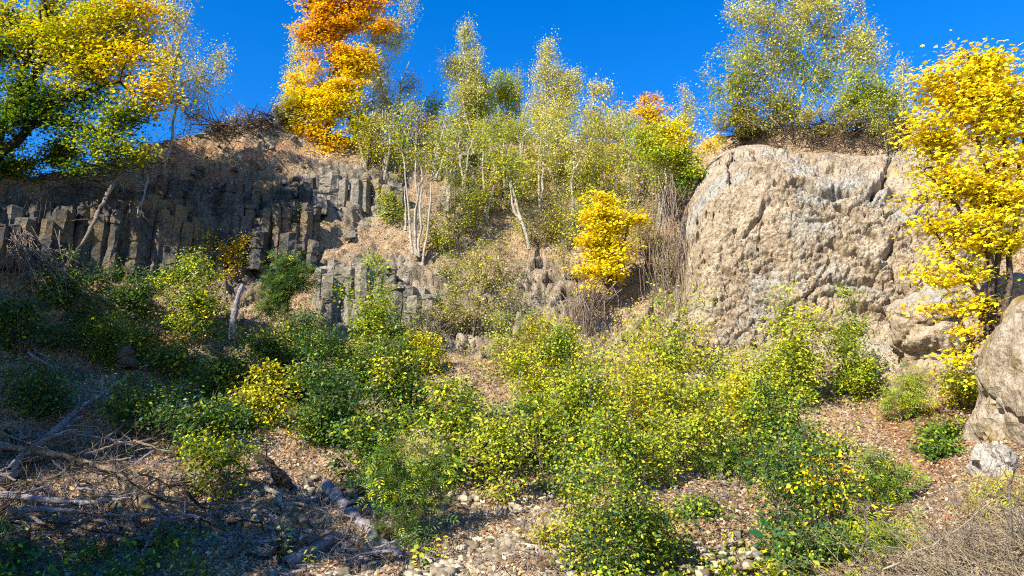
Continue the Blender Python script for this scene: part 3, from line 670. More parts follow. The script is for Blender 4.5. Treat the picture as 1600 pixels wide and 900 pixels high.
tree(925, None, [(925, 140, 14, 18), (945, 150, 13, 26), (930, 175, 24, 24), (945, 195, 16, 22)], 'willow', 'paley', 'open pale yellow tree with large leaves right of the broad birch', back=1.4, leafk=.45, dens=1.1)
tree(975, None, [(975, 190, 18, 26), (968, 165, 10, 14)], 'birch', 'olive', 'faint bare twigged tree between the open pale tree and the small orange maple', back=2.4, leafk=.2, dens=1.2)
tree(1015, None, [(1007, 152, 4.5, 14, 'orange'), (1021, 155, 5, 13, 'orange'), (1013, 175, 20, 16, 'gold'), (1020, 198, 24, 22, 'yellow')], 'maple', 'gold', 'small orange and yellow maple with two pointed tips', back=.4, name='maple_tree', cat='maple tree', dens=1.5, gap=-.6, depthk=.9)
tree(1070, None, [(1068, 140, 8, 16), (1080, 165, 16, 22), (1062, 180, 16, 22)], 'birch', 'pale', 'thin pale tree between the small orange maple and the great willow', back=1.8, leafk=.5, dens=1.3)
tree(1040, 268, [(1095, 195, 34, 26, 'ymix'), (1060, 215, 36, 28, 'yellow'), (1100, 225, 26, 20, 'gold'), (1040, 240, 38, 26, 'ygreen'), (1075, 262, 34, 24, 'ygreen'), (1020, 215, 30, 22, 'ygreen'), (1072, 280, 20, 20, 'green')],
   'shrub', 'ymix', 'spreading yellow shrub overhanging the left end of the rock face', Y=23.5, name='shrub', cat='shrub', sub=1.35, dens=1.0, gap=-.2)
tree(1235, None, [(1150, 110, 57, 46, 'ygreen'), (1135, 155, 46, 46, 'ygreen'), (1200, 60, 65, 57, 'olive'), (1180, 20, 52, 39, 'pale'), (1260, 30, 65, 49, 'pale'), (1320, 55, 58, 52, 'pale'), (1250, 90, 57, 44, 'ygreen'), (1195, 130, 59, 46, 'olive'),
   (1350, 90, 46, 44, 'pale'), (1290, 120, 59, 36, 'ygreen'), (1185, 180, 65, 31, 'olive'), (1240, -10, 91, 33, 'pale'), (1300, 10, 52, 39, 'paley'), (1240, 165, 58, 28, 'ygreen')],
   'willow', 'ygreen', 'great many stemmed willow fanning out on top of the rock face', back=.2, name='willow_tree', cat='willow', leafk=.5, dens=.8, gap=-.3,
   stems=[[(1232, 210), (1215, 165), (1195, 120), (1172, 70), (1160, 30)], [(1234, 210), (1222, 150), (1210, 90), (1200, 40), (1195, 0)], [(1238, 210), (1240, 150), (1235, 90), (1238, 20)], [(1240, 210), (1255, 150), (1262, 90), (1262, 10)],
          [(1242, 210), (1268, 160), (1295, 100), (1320, 45), (1335, 10)], [(1245, 212), (1280, 170), (1320, 120), (1360, 80)], [(1230, 212), (1200, 180), (1165, 150), (1130, 130)], [(1228, 214), (1190, 200), (1150, 185), (1120, 180)]])
tree(1360, None, [(1345, 135, 38, 30), (1385, 150, 28, 28), (1360, 175, 44, 26), (1330, 165, 26, 22), (1400, 185, 22, 26)], 'willow', 'ygreen', 'lower willow bush between the great willow and the yellow maple', back=.3, name='willow_tree', cat='willow', leafk=.75, dens=1.1)
tree(1385, None, [(1372, 195, 20, 18), (1390, 205, 14, 16)], 'sapling', 'ygreen', 'sapling with a pale leaning stem in the notch of the rock face', back=-1.3, name='sapling', cat='sapling', group='saplings', stems=[[(1386, 238), (1380, 212), (1374, 178)]], leafk=.6)
tree(1410, None, [(1408, 110, 12, 24), (1412, 150, 18, 30), (1420, 190, 18, 24)], 'birch', 'pale', 'slim white stemmed birch between the willow bush and the yellow maple', back=.6, name='birch_tree', cat='birch', leafk=.5, dens=1.2, stems=[[(1412, 235), (1410, 180), (1408, 95)]])
for i, (x, w, p, l) in enumerate([(1200, 60, 'olive', 'brown green scrub at the foot of the great willow'), (1150, 40, 'ymix', 'yellow scrub on the shoulder left of the great willow'), (1300, 55, 'olive', 'olive brown scrub on the rim right of the great willow'), (1355, 40, 'olive', 'olive scrub on the rim under the lower willow bush'),
       (650, 40, 'dry', 'dry scrub on the rim between the two slender birches'), (900, 55, 'olive', 'olive scrub on the rim below the open pale tree'), (960, 45, 'ymix', 'yellow scrub on the rim left of the small orange maple'), (830, 50, 'ymix', 'yellow green scrub on the rim below the broad pale birch'), (770, 40, 'ymix', 'yellow scrub on the rim beside the foot of the tall slender birch'), (590, 34, 'olive', 'dark olive scrub right of the orange maple')]):
    tree(x, None, [(x, rim(x)-16, w, 20), (x+w*.4, rim(x)-30, w*.5, 20), (x-w*.5, rim(x)-14, w*.5, 18), (x-w*.2, rim(x)+6, w*.7, 12)], 'shrub', p, l, back=-.1, name='shrub', cat='shrub', group='scrub along the rim', leafk=.5, dens=.8, nst=5)
# yellow maple, right
tree(1560, 515, [(1530, 125, 90, 45), (1535, 200, 100, 62), (1545, 275, 85, 48), (1550, 350, 70, 45), (1500, 95, 40, 26), (1560, 90, 44, 22), (1620, 90, 50, 34), (1465, 130, 44, 36), (1520, 145, 52, 44), (1590, 150, 52, 50), (1455, 200, 38, 38), (1510, 215, 48, 42), (1575, 230, 50, 46), (1450, 262, 44, 26), (1500, 290, 48, 32), (1560, 305, 46, 38), (1610, 300, 30, 44),
   (1430, 305, 28, 13), (1445, 345, 40, 20), (1500, 355, 40, 26), (1550, 375, 44, 30), (1480, 400, 38, 20), (1595, 380, 22, 26), (1440, 430, 26, 12), (1490, 445, 26, 16), (1545, 430, 36, 26), (1540, 480, 34, 22), (1455, 480, 20, 9, 'gold'), (1525, 520, 30, 16), (1500, 560, 28, 12), (1540, 545, 24, 14), (1640, 200, 60, 120), (1515, 590, 22, 13, 'ymix')],
   'maple', 'yellow', 'tall bright yellow maple at the right edge in front of the rock face', Y=13.6, name='maple_tree', cat='maple tree', group='trees on the quarry slope', dens=.72, leafk=.85, gap=-.02, depthk=.8, sub=1.0,
   stems=[[(1552, 520), (1545, 440), (1538, 360), (1530, 260), (1515, 160), (1505, 90)], [(1560, 520), (1562, 430), (1568, 330), (1570, 210), (1565, 100)], [(1568, 520), (1572, 430), (1590, 330), (1605, 220), (1620, 100)], [(1548, 515), (1530, 460), (1500, 420), (1455, 350)], [(1556, 515), (1550, 400), (1500, 320), (1450, 265)], [(1545, 520), (1520, 545), (1495, 565)]])
tree(1552, None, [(1552, 100, 24, 22), (1548, 140, 26, 28), (1560, 180, 30, 40)], 'birch', 'bright', 'pale green tree seen through the top of the yellow maple', back=-.5, leafk=1.3, dens=1.5)
# trees growing on the slope
GS = 'trees on the quarry slope'
tree(955, 452, [(945, 312, 22, 16), (935, 340, 34, 20), (965, 350, 32, 24), (935, 375, 34, 20), (955, 395, 44, 22), (930, 420, 26, 14), (965, 425, 34, 18), (925, 450, 18, 9), (990, 340, 14, 14)], 'maple', 'yellow', 'small bright yellow maple in the middle of the slope, left of the rock face', name='maple_tree', cat='maple tree', group=GS, Y=21.6, dens=1.1, gap=-.4,
   stems=[[(955, 458), (950, 400), (945, 330)], [(957, 458), (970, 400), (985, 340)]])
tree(655, 415, [(655, 175, 30, 30), (680, 200, 32, 30), (640, 230, 30, 30), (700, 160, 16, 22), (690, 250, 30, 25), (625, 200, 22, 30)], 'willow', 'ygreen', 'clump of pale slender stems with thin yellow green leaves above the earth terrace', name='tree', group=GS, Y=22.9, dens=.8, leafk=.38, gap=-.1,
   stems=[[(645, 398), (640, 340), (637, 290), (628, 240), (618, 205)], [(650, 400), (652, 330), (648, 260), (652, 190), (665, 150)], [(655, 402), (658, 330), (660, 270), (645, 210)], [(660, 418), (668, 370), (672, 320), (673, 270), (690, 220), (700, 160)], [(652, 400), (648, 350), (655, 290), (690, 235)], [(634, 360), (634, 330), (632, 290)]], sub=.95)
tree(826, 388, [(790, 200, 24, 22), (775, 235, 30, 26), (800, 255, 30, 24), (765, 200, 18, 20), (815, 285, 22, 20)], 'willow', 'ygreen', 'leaning birch with a bare white lower trunk in the middle of the slope', name='birch_tree', cat='birch', group=GS, Y=23.8, dens=.8, leafk=.5,
   stems=[[(827, 390), (815, 345), (802, 300), (788, 255), (778, 215)], [(815, 345), (803, 330), (797, 290), (800, 250)]])
tree(747, 516, [(745, 420, 26, 14), (755, 440, 20, 14), (735, 400, 18, 12), (748, 395, 14, 12)], 'shrub', 'ygreen', 'thin crooked pale birch on the stony slope below the terrace', name='birch_tree', cat='birch', group=GS, Y=21.2, dens=.7, leafk=.4,
   stems=[[(747, 518), (750, 480), (746, 450), (742, 425), (752, 395)]])
tree(455, 400, [(458, 330, 16, 12), (450, 350, 18, 12), (462, 365, 14, 10)], 'sapling', 'olive', 'thin sapling in front of the broken basalt columns', name='sapling', cat='sapling', group='saplings', stems=[[(452, 405), (454, 370), (460, 320)]], leafk=.6)
tree(450, 490, [(448, 405, 22, 16), (450, 430, 38, 22), (462, 455, 40, 22), (428, 450, 22, 18), (445, 478, 40, 16)], 'ash', 'dark', 'dense dark green bush hanging in front of the basalt', name='shrub', cat='shrub', group='shrubs on the quarry slope', Y=19.2, dens=1.6, leafk=1.6, gap=-.5)
# ------------------------------------------------------------------ shrubs on the slope
SH = [  # px, py(foot), w, h, palette, kind, label
 (575, 580, 80, 145, 'bright', 'hazel', 'tall fresh green shrub standing before the lower basalt tier'),
 (110, 500, 120, 85, 'dark', 'hazel', 'dark green shrub in the shade at the left below the blackish wall'),
 (200, 500, 110, 80, 'dark', 'hazel', 'dark green shrub under the shaded column wall'),
 (30, 560, 120, 110, 'dark', 'hazel', 'nearly black shrub at the left edge below the wall'),
 (300, 540, 130, 130, 'grdyel', 'hazel', 'green shrub flecked with yellow beneath the shaded column wall'),
 (350, 440, 60, 75, 'gold', 'sapling', 'small rusty orange shrub in front of the shaded column wall'),
 (250, 600, 110, 90, 'dkyel', 'hazel', 'dark leafy shrub in the middle of the left shade'),
 (330, 640, 130, 110, 'dkyel', 'hazel', 'broad olive dark shrub left of the bleached snag'),
 (215, 680, 120, 80, 'dark', 'shrub', 'low dark shrub behind the violet fallen branch'),
 (60, 660, 110, 80, 'dark', 'shrub', 'low black green shrub above the heap of dead branches'),
 (300, 705, 120, 80, 'dark', 'hazel', 'dark shrub right of the violet fallen branch'),
 (425, 670, 100, 90, 'ymix', 'hazel', 'yellow tinged arching shrub at the centre left'),
 (355, 780, 100, 100, 'grdyel', 'hazel', 'yellow green shrub right behind the thick peeling logs'),
 (410, 590, 90, 80, 'dkyel', 'shrub', 'dark shrub at the foot of the bleached snag'),
 (495, 620, 90, 110, 'dark', 'shrub', 'dark green shrub below the dark hanging bush'),
 (520, 700, 120, 120, 'dark', 'hazel', 'dark green bush left of centre above the rubble'),
 (610, 680, 120, 130, 'dkyel', 'hazel', 'broad dark green bush with single yellow leaves left of centre'),
 (580, 770, 110, 110, 'dkyel', 'hazel', 'dark bush directly behind the upper end of the big grey log'),
 (640, 860, 120, 160, 'green', 'ash', 'big dark green bush in front of centre right of the big grey log'),
 (690, 760, 130, 140, 'grdyel', 'hazel', 'green bush with yellow leaves at the centre'),
 (560, 620, 90, 70, 'green', 'shrub', 'green bush at the foot of the tall fresh green shrub'),
 (470, 560, 60, 60, 'dkyel', 'shrub', 'small dark shrub on the ledge below the dark hanging bush'),
 (735, 690, 70, 70, 'dkyel', 'shrub', 'dark green bush on the dry slope at the centre'),
 (655, 590, 80, 70, 'ymix', 'shrub', 'yellow green shrub below the stone ledge'),
 (770, 740, 70, 90, 'dark', 'shrub', 'deep green bush behind the yellow speckled one at the centre'),
 (790, 790, 110, 130, 'ygreen', 'hazel', 'light green bush above the scree with hanging yellow leaves'),
 (845, 730, 100, 100, 'bright', 'hazel', 'pale green bush above the scree'),
 (830, 640, 80, 80, 'ygreen', 'shrub', 'light yellow green shrub in the centre of the thicket'),
 (885, 640, 90, 110, 'grdyel', 'shrub', 'green shrub under the bundle of dry stems'),
 (825, 550, 40, 50, 'green', 'ash', 'small feathery green shrub on the stony slope'),
 (800, 590, 50, 50, 'olive', 'shrub', 'olive shrub on the dry slope at the centre'),
 (900, 720, 90, 120, 'grdyel', 'shrub', 'green shrub in the middle of the bright thicket'),
 (950, 690, 90, 140, 'ymix', 'sapling', 'golden yellow thicket shrub at the foot of the earthy gully'),
 (1000, 640, 90, 120, 'ymix', 'sapling', 'bright yellow shrub left of the fresh green column bush'),
 (1040, 600, 70, 110, 'bright', 'hazel', 'fresh green column shaped bush left below the rock face'),
 (1085, 600, 60, 110, 'ymix', 'sapling', 'tall thin yellow shrub leaning on the foot of the rock face'),
 (970, 790, 100, 130, 'grdyel', 'shrub', 'dark and yellow mixed shrub behind the foreground bush'),
 (1030, 770, 60, 120, 'ygreen', 'shrub', 'narrow yellow green shrub beside the bare soil patch'),
 (1095, 735, 90, 120, 'ygreen', 'hazel', 'glowing yellow green bush above the bare soil patch'),
 (1060, 680, 80, 80, 'ymix', 'sapling', 'yellow sapling clump above the glowing bush'),
 (1130, 740, 50, 40, 'green', 'ash', 'low feathery green shrub right of the glowing bush'),
 (960, 900, 130, 140, 'dkyel', 'shrub', 'large dark green foreground bush right of the scree'),
 (1020, 885, 80, 80, 'grdyel', 'shrub', 'lower green foreground bush on the right flank of the large dark one'),
 (905, 850, 60, 110, 'grdyel', 'shrub', 'thin shrub at the right border of the scree'),
 (1190, 650, 80, 100, 'ygreen', 'shrub', 'yellow green shrub at the foot of the rock face'),
 (1245, 640, 100, 140, 'ygreen', 'hazel', 'tall light green shrub against the rock face'),
 (1325, 625, 100, 120, 'bright', 'shrub', 'rounded fresh green shrub against the rock face'),
 (1215, 740, 100, 110, 'green', 'shrub', 'green shrub left of the bare right slope'),
 (1160, 690, 60, 90, 'ymix', 'shrub', 'small yellow shrub left of the tall light green one'),
 (1225, 850, 90, 130, 'dark', 'shrub', 'dark green bush low on the right of centre'),
 (1260, 800, 100, 130, 'dkyel', 'shrub', 'dark bush beside the bare right slope'),
 (1300, 850, 110, 120, 'goldgreen', 'hazel', 'young bush with orange yellow and green leaves at the lower right'),
 (985, 720, 60, 170, 'ymix', 'sapling', 'tall loose yellow sapling above the large foreground bush'), (935, 760, 55, 170, 'grdyel', 'sapling', 'tall loose green sapling left above the large foreground bush'), (1055, 700, 50, 150, 'ygreen', 'sapling', 'tall loose yellow green sapling left of the glowing bush'),
 (1270, 905, 100, 60, 'dkyel', 'hazel', 'shadowed low bush at the lower right edge of the soil path'),
 (1405, 662, 75, 75, 'bright', 'ash', 'airy light green bush at the top of the bare right slope'),
 (1375, 785, 66, 50, 'green', 'ash', 'low feathery green bush on the bare right slope'),
 (1088, 815, 30, 22, 'green', 'hazel', 'tiny green plant on the bare soil patch'),
 (1385, 870, 60, 34, 'bright', 'ash', 'small green plant at the edge of the dry brambles'),
 (1560, 800, 60, 30, 'olive', 'ash', 'grassy green tuft at the foot of the ochre boulder'),
 (1475, 690, 22, 18, 'green', 'hazel', 'tiny green plant under the bare right gully'), (1465, 715, 16, 12, 'green', 'hazel', 'tiniest green plant on the bare right slope'),
 (700, 520, 80, 50, 'olive', 'sapling', 'olive twiggy shrub at the foot of the stone ledge'),
 (790, 560, 80, 60, 'ygreen', 'sapling', 'thin yellow green shrub right of the thin crooked birch'),
 (1500, 640, 40, 60, 'ymix', 'shrub', 'yellow leaved creeper beside the low rock shoulder'),
 (860, 860, 30, 24, 'olive', 'sapling', 'little olive tuft on the scree'),
 (610, 350, 60, 40, 'ygreen', 'sapling', 'yellow green shrub left of the clump of pale slender stems'),
 (690, 400, 50, 60, 'ygreen', 'sapling', 'yellow green shrub right of the clump of pale slender stems'),
 (1050, 330, 60, 60, 'olive', 'sapling', 'olive shrub by the left end of the rock face'),
 (1010, 410, 60, 80, 'olive', 'sapling', 'thin olive shrub between the small yellow maple and the rock face'),
 (930, 320, 70, 90, 'ymix', 'sapling', 'golden shrub above the small yellow maple'),
]
for (x, y, w, h, p, k, l) in SH: shr(x, y, w*(.88 if x > 780 else .98), h*(1.2 if x > 780 else 1.1), p, l, k, dens=.85, leafk=1.0)
# saplings of the thickets: told apart by colour, height and the nearest landmark
CW = {'ygreen': 'yellow green', 'ymix': 'golden yellow', 'olive': 'olive', 'paley': 'pale straw yellow', 'dry': 'dry brown', 'grdyel': 'mid green', 'green': 'green', 'dark': 'dark green', 'dkyel': 'speckled dark green', 'pale': 'pale green', 'bright': 'fresh green'}
LM = [(655, 400, 'the clump of pale slender stems'), (826, 370, 'the leaning birch'), (950, 400, 'the small yellow maple'), (747, 480, 'the thin crooked birch'), (1050, 400, 'the left end of the rock face'), (1200, 560, 'the foot of the rock face'), (560, 290, 'the pale sunlit basalt'), (735, 255, 'the upper boulder pile'),
      (1010, 190, 'the small orange maple'), (1100, 760, 'the bare soil patch'), (1015, 500, 'the earthy gully'), (910, 500, 'the curtain of dry stems'), (720, 610, 'the dry slope at the centre'), (1350, 680, 'the bare right slope'), (830, 760, 'the top of the scree'), (365, 500, 'the bleached snag'),
      (200, 570, 'the dark brown stump'), (130, 650, 'the straight violet branch'), (480, 740, 'the rubble'), (575, 520, 'the tall fresh green shrub'), (80, 560, 'the thin bleached branches'), (870, 260, 'the broad birch scrub')]
def where(x, y):
    a, b, n_ = min(LM, key=lambda l: math.hypot(l[0]-x, l[1]-y)); dx, dy = x-a, y-b
    return ('left of ' if dx < 0 else 'right of ')+n_ if abs(dx) > abs(dy) else ('above ' if dy < 0 else 'below ')+n_
def lab3(p, h, lim, noun, x, y): return '%s %s %s %s' % ('tall' if h > lim[1] else 'short' if h < lim[0] else 'medium', CW[p], noun, where(x, y))
# saplings of the thicket on the middle slope
tr_ = np.random.RandomState(77)
n = 0
for (x0, x1, y0, y1, num, ps) in [(700, 900, 300, 400, 16, ['ygreen', 'ymix', 'olive', 'ygreen']), (860, 1060, 260, 400, 15, ['ygreen', 'ymix', 'olive', 'paley']), (690, 1000, 250, 300, 10, ['ymix', 'ygreen', 'olive']), (640, 900, 440, 600, 9, ['ygreen', 'olive']),
                               (1000, 1080, 420, 480, 4, ['olive', 'dry']), (560, 640, 260, 320, 4, ['olive', 'ymix'])]:
    for k in range(int(num*1.15)):
        x = x0+(x1-x0)*(k+tr_.rand())/num/1.15; y = tr_.uniform(y0, y1); h = tr_.uniform(50, 105); w = tr_.uniform(36, 70)
        pc = ps[tr_.randint(len(ps))]; shr(x, y, w, h, pc, lab3(pc, h, (68, 88), 'thicket sapling', x, y-h/2), 'sapling', n=3, leafk=.62, dens=.62, group='thicket saplings on the middle slope', name='sapling')
n = 0
for k in range(34):
    x = tr_.uniform(800, 1290); y = tr_.uniform(590, 790)
    if 1085 < x < 1210 and y > 690 or (x > 1270 and y > 650) or (x < 850 and y < 680): continue
    h = tr_.uniform(55, 120)
    pc = ['ymix', 'ygreen', 'grdyel', 'ymix', 'green'][tr_.randint(5)]; shr(x, y, tr_.uniform(30, 55), h, pc, lab3(pc, h, (75, 98), 'bright thicket sapling', x, y-h/2), 'sapling', n=3, leafk=.9, group='saplings of the bright thicket', name='sapling')
for k in range(34):
    x = tr_.uniform(-20, 700); y = tr_.uniform(520, 745)
    if x < 340 and y > 640: continue
    if 640 < x and y < 660: continue
    h = tr_.uniform(35, 70); pc = ['dark', 'dkyel', 'dark', 'dkyel', 'grdyel'][tr_.randint(5)]; shr(x, y, tr_.uniform(50, 90), h, pc, lab3(pc, h, (46, 60), 'undergrowth shrub', x, y-h/2), 'shrub', n=3, leafk=.8, group='undergrowth shrubs in the shade', name='shrub')
# slim tall saplings reaching to the skyline
TS = [(700, 330, 150, 'ygreen'), (725, 300, 130, 'pale'), (760, 345, 160, 'ymix'), (790, 320, 150, 'ygreen'), (845, 330, 150, 'paley'), (870, 300, 130, 'ygreen'), (895, 350, 160, 'pale'), (920, 290, 120, 'ymix'), (985, 330, 150, 'ygreen'), (1005, 300, 110, 'paley'), (1030, 350, 150, 'ygreen'),
      (945, 270, 90, 'pale'), (680, 280, 100, 'ymix'), (570, 260, 90, 'olive'), (600, 280, 110, 'pale'), (740, 250, 70, 'ymix'), (815, 255, 80, 'ygreen'), (980, 250, 80, 'ymix'), (860, 245, 70, 'paley'), (635, 255, 90, 'olive')]
for i, (x, y, h, pc) in enumerate(TS):
    sd[0] += 1; r_ = np.random.RandomState(i+40)
    g = G(x, y); top = x+r_.uniform(-16, 16)
    bl = [(x+(top-x)*f+r_.uniform(-12, 12), y-h*f, 9+15*(1-abs(f-.6)), h*.12) for f in (.42, .55, .68, .8, .93)]
    plant('young_tree', 'slim %s young tree %s' % (CW[pc], where(x, y-h*.5)), 'young tree', g, bl, 'willow', pc, sd[0], group='slim young trees of the upper slope', stems=[[(x, y+2), (x+(top-x)*.4+r_.uniform(-5, 5), y-h*.5), (top, y-h)], [(x, y+2), (x+r_.uniform(-20, 20), y-h*.45), (x+r_.uniform(-26, 26), y-h*.75)]], dens=.65, leafk=.42, gap=-.3, sub=.85)
# ------------------------------------------------------------------ wood left of the frame that shades the left side
for i, (x, y, z, h, rr) in enumerate([(-21, 16, 7, 9, 3.4), (-19, 10, 5, 9, 3.4), (-18.5, 5, 3, 9, 3.3), (-24, 21, 9, 8, 3.2), (-12.2, 2.8, .5, 11, 2.9), (-16.5, 8.5, 3.5, 11, 3)]):
    sd[0] += 1
    plant('tree', ['shady tree on the left bank outside the view, furthest up the bank', 'shady tree on the left bank outside the view, level with the column wall', 'shady tree on the left bank outside the view, beside the dead branches', 'shady tree on the left bank outside the view, behind the big maple', 'shady tree on the left bank outside the view, nearest to the heap of dead branches', 'shady tree on the left bank outside the view, highest above the dark shrubs'][i], 'tree', (x, y, z), [(x, y, z+h*.55, rr, rr, h*.34), (x+1, y-.5, z+h*.8, rr*.7, rr*.7, h*.22), (x+.8, y+.5, z+h*.3, rr*.8, rr*.8, h*.2)], 'bigmaple', 'mixed', 900+i, Y=20, world=True, group='trees on the left bank', leafk=.22 if i == 4 else .42, dens=.5, sub=2.4, gap=-.05)
# ------------------------------------------------------------------ dead wood
def wood(pts, r0, r1, mat, name, label, cat, off=.05, twigs=0, seed=1, group='dead wood lying on the slope', lift=None, bend=.02, twl=.5, Y=None, sides=8, rough=.12):
    r = np.random.RandomState(seed)
    if Y is None: p = np.array([G(x, min(y, 950), off+(lift[i] if lift else 0)) for i, (x, y) in enumerate(pts)])
    else: p = np.array([P(x, y, Y[i] if isinstance(Y, (list, tuple)) else Y) for i, (x, y) in enumerate(pts)])
    # smooth the course so that it lies like a stiff branch
    for _ in range(2):
        if len(p) > 3: p[1:-1] = .5*p[1:-1]+.25*(p[:-2]+p[2:])
    n = max(10, len(p)*5); t = np.linspace(0, len(p)-1, n); f = np.stack([np.interp(t, range(len(p)), p[:, k]) for k in range(3)], -1)
    for _ in range(2): f[1:-1] = .5*f[1:-1]+.25*(f[:-2]+f[2:])
    if len(p) > 2: f += np.stack([fbm(f*2.2+seed, 3, seed+k) for k in range(3)], -1)*.05
    f[1:-1] += r.normal(0, bend*r0*6*.12, (n-2, 3))
    rad = np.linspace(r0, r1, n)*(1+rough*r.normal(0, .5, n)); rad[0] *= .8; rad[-1] *= .55
    v, q = tubes(f[None], rad[None], sides)
    v += .0*v; nn = v-np.repeat(f, sides, 0); v = v+nn*(.35*vn(v*np.array([9, 9, 9.]), seed)+.2*vn(v*25., seed+1))[:, None]
    caps = []
    base = f[len(f)//2].copy()
    for e, s in ((0, 1), (n-1, -1)):
        ids = np.arange(e*sides, e*sides+sides)
        for k in range(1, sides//2): caps.append([ids[k-1] if k == 1 else ids[k], ids[k+1] if k > 1 else ids[1], ids[sides-k-1] if k > 1 else ids[sides-1], ids[sides-k] if k > 1 else ids[0]])
    caps = [c for c in caps if len(set(c)) == 4]
    q = np.concatenate([q, np.array(caps).reshape(-1, 4)]) if caps else q
    root = link(name, mesh_q(name, v-base, q, mat, smooth=True)); root.location = base
    root['label'] = label; root['category'] = cat; root['group'] = group
    if twigs:
        B = twigs; i0 = r.randint(n//4, n-1, B); a = f[i0]; tn = nrm(f[np.minimum(i0+1, n-1)]-f[np.maximum(i0-1, 0)])
        d = nrm(tn*.8+r.normal(size=(B, 3))*.75+np.array([0, -.1, .15])); L = twl*r.uniform(.4, 1.4, (B, 1, 1)); m = np.linspace(0, 1, 7)[None, :, None]
        tp = a[:, None]+d[:, None]*L*m+r.normal(0, .12, (B, 1, 3))*L*m*m+r.normal(0, .018, (B, 7, 3))*m
        tr = (np.minimum(rad[i0]*.4, .014))[:, None]*np.linspace(1, .3, 7)[None]
        B2 = B*3; j = r.randint(0, B, B2); k = r.randint(2, 6, B2); a2 = tp[j, k]; d2 = nrm(d[j]+r.normal(size=(B2, 3))*.7); L2 = twl*.45*r.uniform(.4, 1.3, (B2, 1, 1))
        tp2 = a2[:, None]+d2[:, None]*L2*m+r.normal(0, .01, (B2, 7, 3))*m; tr2 = np.full((B2, 1), .0038)*np.linspace(1, .5, 7)[None]
        tv, tq = merge([tubes(tp, tr, 4), tubes(tp2, tr2, 3)])
        link('twigs', mesh_q('twigs', tv-base, tq, mat, smooth=True), root)
    return root
u = 10/F
